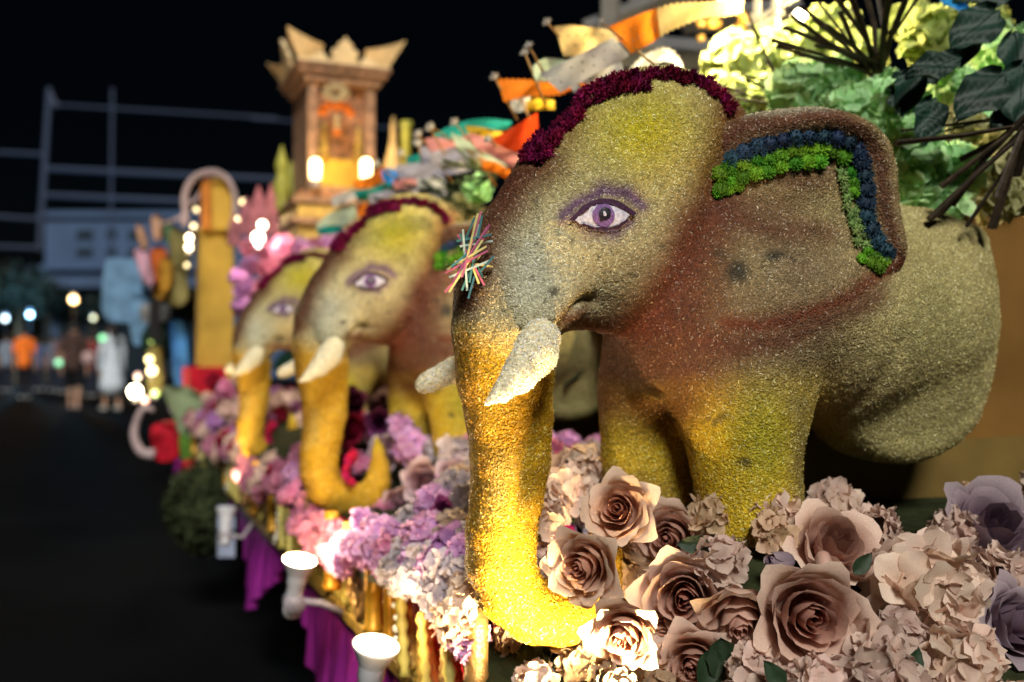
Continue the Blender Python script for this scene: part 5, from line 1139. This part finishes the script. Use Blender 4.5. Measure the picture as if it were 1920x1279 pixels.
flame(485, 445, 342, 34, 4.1, M_pkg, 'tallest pink flame ornament behind the glowing lamp'); flame(462, 440, 365, 26, 4.2, M_pkg, 'pink flame ornament left of the tallest'); flame(508, 440, 338, 24, 4.25, M_pkg, 'narrow pink flame ornament right of the tallest'); flame(440, 460, 395, 22, 4.4, M_pkg, 'low pink flame ornament by the yellow pillar')
M_hot = glow('hot_bulb', (1, .80, .55), 14)
bulb(484, 446, 3.7, 11, M_hot, 9, (1, .62, .48), 'largest blazing bulb in the pink flowers by the shrine tower', group='bulbs around the yellow pillar')
bulb(492, 422, 3.75, 8, M_hot, 0, (1, .7, .5), 'smaller bulb just above the largest blazing bulb', group='bulbs around the yellow pillar')
M_hot2 = glow('string_bulb', (1, .74, .30), 3.2)
for px, py, r, w, lab in ((368,393,7,0,'bulb at the top of the string left of the yellow pillar'),(363,423,7,0,'second bulb down the string left of the yellow pillar'),(355,446,10,2.0,'large bulb low on the string left of the yellow pillar'),(354,464,10,1.2,'long blazing bulb beside the yellow pillar, below the large one'),(350,498,6,0,'lowest small bulb on the string left of the yellow pillar'),
   (455,378,8,0,'bulb right of the yellow pillar top'),(445,412,8,1.2,'bulb right of the yellow pillar, below the other'),(462,392,4,0,'tiny bulb by the pink flame ornaments')):
    bulb(px, py, 5.2, r*.62, M_hot2, w, (1, .72, .38), lab, group='bulbs around the yellow pillar')

# ================================================================== YELLOW PILLAR WITH CURLED TOP
pil = empty('yellow_pillar', at(400, 690, 5.5), 'yellow cloth-covered pillar with an orange panel and a pale curled top', 'pillar'); M_py = mat('yellow_cloth', (.50, .31, .05), .75, .2, .25, 6, .3, 30); M_po = mat('orange_panel', (.50, .17, .02), .6, .3, .3, 10); M_pp = mat('pale_pink_foam', (.42, .32, .33), .7, .2, .2, 14)
a = at(372, 690, 5.5); b = at(440, 690, 5.5); w_ = b.x - a.x
MB().box((a.x, a.y - .03, a.z - .08), (b.x, a.y + w_, at(400, 430, 5.5).z)).build('shaft', M_py, pil, bevel=.01); MB().box((a.x - .012, a.y - .045, at(400, 437, 5.5).z), (b.x + .012, a.y + w_ + .012, at(400, 428, 5.5).z)).build('cap_moulding', M_py, pil, bevel=.004)
MB().slab([at(x, y, 5.45) for x, y in ((378,430),(378,345),(385,334),(395,332),(396,430))], Vector((0, .1, 0))).build('side_leaf', M_po, pil); MB().slab([at(x, y, 5.48) for x, y in ((395,430),(395,334),(410,334),(425,345),(434,370),(434,405),(428,430))], Vector((0, .06, 0))).build('front_panel', M_py, pil)
band = [(345,425),(348,400),(345,375),(352,350),(366,332),(386,324),(408,324),(428,338),(440,365),(440,400),(432,428)]
MB().tube([at(x, y, 5.42) for x, y in smooth_open(band, 3)], .018, 7, flat=.6).build('curled_band', M_pp, pil, True)
MB().tube([at(x, y, 5.42) for x, y in smooth_open([(345,376),(356,380),(368,372),(374,360)], 3)], list(np.linspace(.014, .005, 10)), 7).build('curl_tip', M_pp, pil, True)
MB().tube([at(x, y, 5.42) for x, y in smooth_open([(300,420),(320,415),(338,408),(350,396)], 3)], list(np.linspace(.006, .014, 10)), 7).build('curl_tail', M_pp, pil, True)
tag(MB().box(tuple(at(352, 745, 5.4) - Vector((0, .1, 0))), tuple(at(425, 688, 5.4) + Vector((0, .5, 0)))).build('red_plinth', M_red, None, bevel=.01), 'dark red cloth plinth under the yellow pillar', 'plinth')

# ================================================================== FIGURES, CLOTHS AND CUT-OUTS OF THE FRONT END OF THE FLOAT
def rag(poly, d, material, label, name, cat='cloth', th=.02, group=None, parent=None):
    pts = [at(x, y, d + .02*math.sin(i*2.1)) for i, (x, y) in enumerate(smooth_closed(poly, 3))]
    o = MB().slab(pts, FWD * th).build(name, material, parent)
    return tag(o, label, cat, group) if parent is None else o
def clothm(n, c): return mat('cloth_' + n, c, .75, .2, .35, 9, .6, 25, trans=.15, dist=.01)
K = dict(peach=clothm('peach', (.50, .30, .20)), pinkish=clothm('mallow', (.48, .28, .38)), orange=clothm('orange', (.45, .10, .015)), amber=clothm('amber', (.45, .24, .03)), olive=clothm('olive', (.20, .17, .06)), sky=clothm('sky', (.16, .30, .48)), azure=clothm('azure', (.05, .18, .45)), sage=clothm('sage', (.22, .28, .16)), leafgreen=clothm('green', (.10, .22, .03)), grey=clothm('grey', (.25, .25, .25)), green=clothm('dim_green', (.08, .14, .07)))
st = empty('streamer_stand', at(290, 560, 5.6), 'stand of orange, mallow and amber streamers with two peach stakes', 'streamer stand', None)
for poly, c, dd in (([(255,425),(262,420),(272,440),(276,462),(266,466),(258,448)],'peach',0),([(284,408),(300,404),(302,430),(298,452),(286,446)],'peach',.05),([(252,470),(272,468),(282,500),(288,530),(276,536),(262,510)],'pinkish',-.05),([(282,470),(304,462),(314,490),(306,526),(288,528),(284,500)],'orange',.0),
    ([(300,490),(318,484),(322,520),(312,545),(300,540)],'amber',-.05),([(286,530),(308,528),(310,556),(290,560)],'amber',.04),([(318,440),(340,430),(356,470),(350,520),(336,560),(322,540)],'olive',.1),([(304,420),(330,424),(336,450),(312,456)],'green',.12),([(316,500),(345,505),(352,560),(330,575),(312,560)],'olive',.02)):
    rag(poly, 5.6 + dd, K[c], None, 'streamer' if c != 'peach' else 'stake', parent=st)
MB().tube([at(290, 560, 5.6), at(290, 640, 5.6)], .03, 8).build('stem', M_chassis, st)
rag([(196,500),(205,486),(250,484),(262,500),(266,560),(262,600),(240,606),(200,600),(190,570)], 6.4, K['sky'], 'pale blue draped panel standing left of the streamer stand', 'blue_drape', 'drape', .25)
rag([(240,560),(262,556),(275,590),(268,640),(248,640)], 6.3, K['sky'], 'smaller pale blue fold right of the draped panel', 'blue_fold', 'drape', .1)
rag([(318,605),(332,598),(345,610),(352,650),(350,700),(345,725),(328,722),(322,660)], 5.8, K['azure'], 'bright blue upright cloth below the streamers', 'azure_cloth', 'cloth', .08)
rag([(265,572),(310,570),(314,600),(268,604)], 6.0, K['grey'], 'grey-green board beside the bright blue cloth', 'grey_board', 'board', .03)
rag([(305,728),(340,724),(372,742),(386,770),(386,880),(374,900),(352,842),(330,800),(318,760)], 4.9, K['sage'], 'pale sage cut-out curving down below the red plinth', 'sage_cutout', 'cut-out', .05)
rag([(338,812),(366,836),(370,866),(340,862)], 4.8, K['leafgreen'], 'bright green cloth square on the sage cut-out', 'green_cloth', 'cloth', .02)
rag([(284,800),(330,800),(336,855),(292,862)], 5.2, M_red, 'dark red block left of the sage cut-out', 'red_block', 'block', .15); rag([(342,866),(374,864),(374,898),(348,896)], 4.7, M_red, 'small dark red block under the green cloth', 'red_block', 'block', .1)
MB_h = MB().tube([at(x, y, 5.0) for x, y in smooth_open([(288,770),(270,765),(256,790),(252,820),(266,848),(290,852)], 4)], list(np.linspace(.012, .028, 21)), 8)
tag(MB_h.build('pale_hook', M_pp, None, True), 'pale hooked horn curving down at the left end of the float', 'horn')
# dark round hedge ball and its plate
hb = MB().ball(at(385, 950, 3.6), .125, 20, 12, (1, 1, 1.15)); hc = at(385, 950, 3.6)
for i in range(1600):
    u = Vector((random.gauss(0, 1), random.gauss(0, 1), random.gauss(0, 1))).normalized(); c = hc + Vector((u.x, u.y, u.z*1.15)) * .14 * random.uniform(.88, 1.08); a = Vector((random.gauss(0,1), random.gauss(0,1), random.gauss(0,1))).normalized() * .014; b = a.cross(Vector((random.gauss(0,1), random.gauss(0,1), random.gauss(0,1)))).normalized() * .006
    hb.add([c - a, c + b, c + a, c - b], [(0, 1, 2, 3)])
tag(hb.build('hedge_ball', mat('dark_hedge', (.035, .045, .02), .9, .1, .6, 20, 1., 60, dist=.02), None, True), 'dark rounded hedge ball at the low front end of the float', 'hedge')
rag([(320,905),(335,900),(340,960),(360,1020),(380,1045),(345,1030),(322,980)], 3.75, K['sage'], 'dim sage strip along the left side of the hedge ball', 'sage_strip', 'cut-out', .02)
wb = empty('white_notice', at(425, 1045, 3.3), 'bluish white notice in two sheets below the hedge ball', 'notice')
for y0, y1 in ((948, 993), (998, 1045)): MB().slab([at(x, y, 3.3) for x, y in ((408,y1),(408,y0),(440,y0+2),(440,y1))], FWD*.01).build('sheet', mat('paper_blue_white', (.30, .34, .48), .7, .2, .3, 20), wb)
for px, py, r, c, lab in ((455,715,20,'mauve','dusty flower head left of the far elephant trunk'),(425,730,22,'pink','pink flower head below the yellow pillar'),(402,715,18,'crimson','crimson flower head on the red plinth'),(430,770,24,'mauve','mauve flower head above the hedge ball'),(405,790,20,'violet','dark violet flower head beside the sage cut-out'),(448,800,20,'pink','pink flower head low beside the far trunk')):
    p = at(px, py, 3.9); hydrangea(p, r*3.9/FPX, (CAMP - p), c, lab, None, 16, .5, single=True)
for px, py, r, c, s, lab in ((253,734,11,(1,.82,.45),60,'brightest round bulb at the left end of the float'),(280,674,7,(1,.85,.3),5,'yellow bulb high on the small bulb cluster'),(285,695,8,(1,.8,.35),7,'larger yellow bulb in the small bulb cluster'),(291,738,6,(.55,.9,.15),3,'green bulb right of the brightest round bulb'),(272,750,6,(1,.35,.25),3.5,'pinkish red bulb under the brightest round bulb'),(258,705,6,(1,.4,.35),1.6,'dim red bulb above the brightest round bulb'),(283,640,4,(.5,.8,.1),1.5,'tiny green bulb at the top of the small bulb cluster')):
    bulb(px, py, 5.6, r, glow('bulb_' + lab.split()[0], c, s), 3 if s == 60 else 0, c, lab, group='bulbs at the left end of the float')
tag(MB().ball(at(300, 640, 5.9), .10, 14, 10, (1.1, .8, 1.2)).build('dark_shrub', M_dleaf, None, True), 'dark leafy shrub behind the small bulb cluster', 'shrub')
rag([(276,660),(300,655),(302,735),(280,738)], 5.75, K['olive'], 'olive post carrying the small bulb cluster', 'bulb_post', 'post', .05)

# ================================================================== PEOPLE ON THE ROAD
M_skn = mat('skin', (.48, .28, .19), .6, .3, .1); M_hair = mat('black_hair', (.008, .007, .007), .5, .5, .2)
def person(px, feet_y, height, face, label, top, bottom, hair='short', pose=0., shorts=False, dress=False, bag=None, top_long=False, arm=0., shoe=(.5, .5, .5)):
    d = EYE_H * FPX / (feet_y - 676); g = at(px, feet_y, d); g.z = 0; k = height / 1.68; f = Vector((math.sin(face), math.cos(face), 0)); s = Vector((f.y, -f.x, 0)); U = Vector((0, 0, 1))
    P = lambda a, b, c: (g + (s*a + f*b + U*c) * k)
    root = empty('person', g, label, 'person')
    def sk(name, cones, h, material, kk=.03):
        pts = [q for c in cones for q in c[:2]]; rr = max(max(c[2:4]) for c in cones) * k + .03; a = np.array([tuple(q) for q in pts]); S = Sculpt(a.min(0) - rr, a.max(0) + rr, h)
        for c in cones: S.add(S.cone(c[0], c[1], c[2]*k, c[3]*k), kk)
        V, Q = S.skin(); return link(name, np_mesh(name, V - np.array(wloc(root)), Q), root, mat=material)
    st_ = pose; kneeL = P(-.09, .05 + st_*.5, .48); footL = P(-.09, st_, .06); kneeR = P(.09, .05 - st_*.25, .48); footR = P(.09, -st_, .06)
    hl, hr = P(-.24, .05 + arm*.2, .82 + arm*.25), P(.24, .03, .80)
    body = [(P(0,0,1.38), P(0,0,1.0), .10, .12), (P(0,0,1.0), P(0,-.01,.88), .12, .14), (P(0,0,1.40), P(0,.01,1.52), .05, .05), (P(0,.015,1.55), P(0,.02,1.60), .085, .088), (P(0,.10,1.56), P(0,.115,1.54), .012, .016)]
    body += [(P(-.16,0,1.38), P(0,0,1.38), .055, .08), (P(.16,0,1.38), P(0,0,1.38), .055, .08), (P(-.17,0,1.37), P(-.23,0,1.10), .045, .038), (P(-.23,0,1.10), hl, .036, .026), (P(.17,0,1.37), P(.23,0,1.10), .045, .038), (P(.23,0,1.10), hr, .036, .026)]
    for q in (hl, hr): body += [(q, q - U*.09*k, .03, .022)] + [(q - U*.08*k, q - U*.15*k + s*(j-1.5)*.014*k + f*.01*k, .010, .007) for j in range(4)]
    body += [(P(-.09,0,.86), kneeL, .085, .055), (kneeL, footL, .052, .035), (footL, footL + f*.15*k - U*.03*k, .035, .03), (P(.09,0,.86), kneeR, .085, .055), (kneeR, footR, .052, .035), (footR, footR + f*.15*k - U*.03*k, .035, .03)]
    sk('body', body, .017, M_skn, .015)
    tc = [(P(-.15,0,1.37), P(.15,0,1.37), .075, .075), (P(0,0,1.36), P(0,0,.98), .135, .15), (P(0,0,1.0), P(0,0,.86 if not dress else .5), .15, .165 if not dress else .24), (P(-.17,0,1.36), P(-.22,0,1.16), .062, .06), (P(.17,0,1.36), P(.22,0,1.16), .062, .06)]
    if top_long: tc += [(P(-.22,0,1.16), hl, .06, .045), (P(.22,0,1.16), hr, .06, .045)]
    sk('dress' if dress else 'shirt', tc, .02, top)
    if bottom is not None:
        sk('trousers', [(P(0,0,.92), P(0,0,.84), .15, .15), (P(-.09,0,.84), kneeL, .105, .08), (P(.09,0,.84), kneeR, .105, .08)] + ([(kneeL, footL + U*.05, .078, .06), (kneeR, footR + U*.05, .078, .06)] if shoe and not shorts else []), .02, bottom)
    if shoe: sk('shoe', [(footL - U*.02*k, footL + f*.16*k - U*.025*k, .045, .038)], .016, mat('shoe', shoe, .5)); sk('shoe', [(footR - U*.02*k, footR + f*.16*k - U*.025*k, .045, .038)], .016, mat('shoe', shoe, .5))
    hc = [(P(0,-.005,1.61), P(0,.02,1.65), .095, .085)] + ([(P(0,-.05,1.6), P(0,-.09,1.25), .085, .06)] if hair == 'long' else [])
    sk('hair', hc, .016, M_hair)
    if bag: tag(MB().ball(P(*bag[:3]), .13*k, 12, 8, (1, .6, 1.1)).build('bag', bag[3], None, True), bag[4], 'bag')
    return root
def fab(n, c): return mat('fabric_' + n, c, .85, .15, .2, 12)
person(45, 748, 1.72, 0.1, 'person in an orange shirt and dark trousers walking away at the far left', fab('orange', (1.0, .22, .03)), fab('black', (.015, .015, .02)), pose=.05)
person(138, 768, 1.66, .15, 'person in black shorts and a dark top with a pale bag at the side', fab('dark', (.07, .04, .035)), fab('black', (.012, .012, .015)), pose=.16, shorts=True, shoe=(.4, .3, .3), bag=(.26, .0, 1.0, fab('pale_bag', (.5, .34, .34)), 'pale pink bag at the side of the person in black shorts'))
person(210, 770, 1.64, -.5, 'woman in a long pale grey-blue dress with long dark hair near the float', fab('pale', (.60, .66, .74)), None, 'long', pose=.10, dress=True, top_long=True, shoe=(.5, .5, .48))
person(100, 735, 1.66, 0, 'person in a dim blue-grey shirt right of the orange shirt', fab('grey_blue', (.12, .14, .2)), fab('navy', (.02, .025, .04)))
person(170, 745, 1.62, .3, 'person in a dim red top between the dark top and the pale dress', fab('dim_red', (.22, .04, .04)), fab('navy', (.02, .025, .04)), pose=.06)
person(12, 735, 1.7, .2, 'distant person in a pale shirt cut by the left edge', fab('pale_blue', (.22, .26, .34)), fab('navy', (.02, .025, .04)))
person(72, 733, 1.6, .2, 'distant person in a blue shirt just behind the orange shirt', fab('blue', (.06, .10, .22)), fab('navy', (.02, .025, .04)))
person(118, 738, 1.7, .4, 'distant person in a dim pink shirt behind the dark top', fab('dim_pink', (.20, .10, .10)), fab('navy', (.02, .025, .04)))
for px, py, c, lab in ((192,634,(.15,1,.35),'small green hand light near the pale dress'),(110,680,(.15,.9,.4),'small green hand light left of the black shorts')):
    p = at(px, py, 17); tag(MB().ball(p, .055, 10, 8).build('hand_light', glow('green_light', c, 1.6), None, True), lab, 'light')

# ================================================================== BUILDING, STEEL FRAME, TREES AND FAR LIGHTS
M_wall = mat('blue_grey_render', (.06, .10, .19), .8, .2, .12, .6); M_win = mat('dark_window', (.02, .03, .04), .15, .7, .1); M_fr = mat('blue_grey_steel', (.024, .038, .08), .6, .4, .1)
D = 55.; A_ = at(82, 660, D); B_ = at(430, 660, D); wall_top = at(90, 408, D).z; wdir = (B_ - A_); wdir.z = 0; wl_ = wdir.length; wdir.normalize(); nrm = Vector((wdir.y, -wdir.x, 0)); nrm = -nrm if nrm.dot(CAMP - A_) < 0 else nrm
bl = empty('building', (A_.x, A_.y, 0), 'pale blue-grey building with small dark windows behind the walking people', 'building')
def W(u, z, o=0.): return Vector((A_.x, A_.y, 0)) + wdir*u + Vector((0, 0, z)) + nrm*o
def wbox(u0, u1, z0, z1, o0, o1, name, material, par): return MB().slab([W(u0, z0, o0), W(u1, z0, o0), W(u1, z1, o0), W(u0, z1, o0)], nrm*(o1 - o0)).build(name, material, par)
wbox(0, wl_*1.6, 0, wall_top, -9, 0, 'wall', M_wall, bl); wbox(-.3, wl_*1.6, wall_top + .01, wall_top + .35, -9, .25, 'parapet', M_wall, bl)
uz = lambda px, py: ((at(px, py, D) - A_).dot(wdir), at(px, py, D).z)
for px, py0, py1, w in ((158,432,448,30),(158,466,480,30),(208,430,446,18),(208,464,478,18),(250,432,448,18),(250,466,480,18),(300,432,448,22),(300,466,480,22),(350,432,448,22),(350,466,480,22)):
    u0, z0 = uz(px - w/2 - 0, py1); u1, z1 = uz(px + w/2, py0); o = wbox(u0 - .08, u1 + .08, z0 - .08, z1 + .08, .002, .06, 'window', M_wall, bl); wbox(u0, u1, z0, z1, .062, .08, 'pane', M_win, o)
for py0, py1, o1 in ((524, 545, 2.5), (500, 508, .8)):
    u0, z0 = uz(60, py1); u1, z1 = uz(430, py0); wbox(u0, u1, z0, z1, .003, o1, 'canopy', M_wall, bl)
wbox(uz(110, 600)[0], uz(420, 600)[0], 0, uz(200, 560)[1], .002, .05, 'dark_entrance', M_win, bl)
sf = empty('steel_frame', at(82, 400, 44), 'tall steel frame with long horizontal bars rising beside the building', 'steel frame')
def far_bar(a, b, d, w, name): pa = at(*a, d); pb = at(*b, d); MB().tube([pa, pb], w, 6).build(name, M_fr, sf)
far_bar((93,165), (74,470), 44, .14, 'post'); far_bar((211,165), (207,480), 44, .07, 'post')
for a, b, w in (((92,196),(520,222),.06),((80,316),(520,336),.12),((80,366),(420,380),.12),((-40,284),(80,290),.09),((-40,404),(80,412),.10),((-40,462),(78,465),.10),((93,176),(106,202),.14)): far_bar(a, b, 44, w, 'cross_bar')
far_bar((470,222), (760,242), 44, .05, 'cross_bar')
M_tree = mat('night_leaves', (.008, .014, .012), .7, .2, .5, 1.5, rnd=.2); M_trunk = mat('bark', (.05, .035, .02), .9)
for k, (px, py, r, h_, d, lab) in enumerate(((30,545,55,2,40,'dark leafy tree at the left edge behind the orange shirt'),(85,560,35,2,42,'smaller dark tree left of the street lamp'),(-25,540,60,2,41,'dark tree mostly outside the left edge'),(172,578,26,2,43,'low dark tree right of the street lamp'))):
    p = at(px, py, d); rr = r*d/FPX; root = empty('tree', (p.x, p.y, 0), lab, 'tree', 'trees before the building'); V = []; F = []
    for i in range(900):
        u = Vector((random.gauss(0, 1), random.gauss(0, 1), random.gauss(0, 1))).normalized() * rr * random.uniform(.55, 1.05) * (1 + .2*math.sin(i)); c = p + Vector((u.x*1.1, u.y, u.z*.85)); a = Vector((random.gauss(0,1), random.gauss(0,1), random.gauss(0,1))).normalized() * .16; b = a.cross(Vector((random.gauss(0,1), random.gauss(0,1), random.gauss(0,1)))).normalized() * .10
        q = len(V); V += [c - a, c + b, c + a, c - b]; F.append((q, q+1, q+2, q+3))
    MB().add(V, F).build('crown', M_tree, root); MB().tube([(p.x, p.y, 0), (p.x + .1, p.y, p.z*.6), (p.x, p.y, p.z)], [.16, .12, .06], 8).build('trunk', M_trunk, root); MB().tube([(p.x, p.y, p.z*.5), (p.x + rr*.5, p.y, p.z + rr*.3)], [.07, .03], 6).build('limb', M_trunk, root)
M_pole = mat('black_pole', (.004, .004, .005), .9, .05)
def street_lamp(px, py, d, r, c, s, label, power=0):
    p = at(px, py, d); root = empty('street_lamp', (p.x, p.y, 0), label, 'street lamp', 'street lamps beyond the people'); MB().ball(p, r*d/FPX, 12, 8).build('globe', glow('globe', c, s), root, True); MB().tube([(p.x, p.y, 0), (p.x, p.y, p.z - r*d/FPX)], .035, 8).build('pole', M_pole, root); MB().lathe(p + Vector((0, 0, r*d/FPX*.85)), [(r*d/FPX*.8, 0), (.05, .12)], 10).build('cap', M_fr, root)
    if power: lamp_light('lamp_light', p - Vector((0, .6, 0)), power, c, root, radius=.3)
street_lamp(138, 562, 36, 7, (1, .56, .2), 1.6, 'orange glowing street lamp in front of the building', 500); street_lamp(175, 596, 38, 4, (.85, .9, .5), 3, 'small pale green street light right of the orange lamp'); street_lamp(9, 597, 38, 5, (.9, .85, .55), 3, 'small pale street light at the far left'); street_lamp(56, 590, 38, 4, (.3, .7, 1), 2.4, 'dim blue street light above the orange shirt', 900)
# ================================================================== THE TWO FARTHER ELEPHANTS
index_kids()
for k, lab in ((1, 'middle elephant, blurred, with pink flowers in its trunk curl beside the violet hydrangeas'), (2, 'smallest farthest elephant, half hidden by the middle one, trunk lit from below')):
    c = copy_tree(eleph, None, (0, STEP * k, 0)); c['label'] = lab; c['category'] = 'elephant figure'; c['group'] = 'elephant figures along the float'; c.rotation_euler.z = (0, .025, -.02)[k]; c.scale = (1, 1, (1, 1.012, .99)[k])

# alike flower heads that share a label also share a group
by = {}
for o in bpy.data.objects:
    if o.parent is None and o.get('label'): by.setdefault(o['label'], []).append(o)
for lab, os_ in by.items():
    if len(os_) > 1:
        for o in os_: o['group'] = ' '.join(lab.split()[:14]).replace('flower head', 'flower heads')
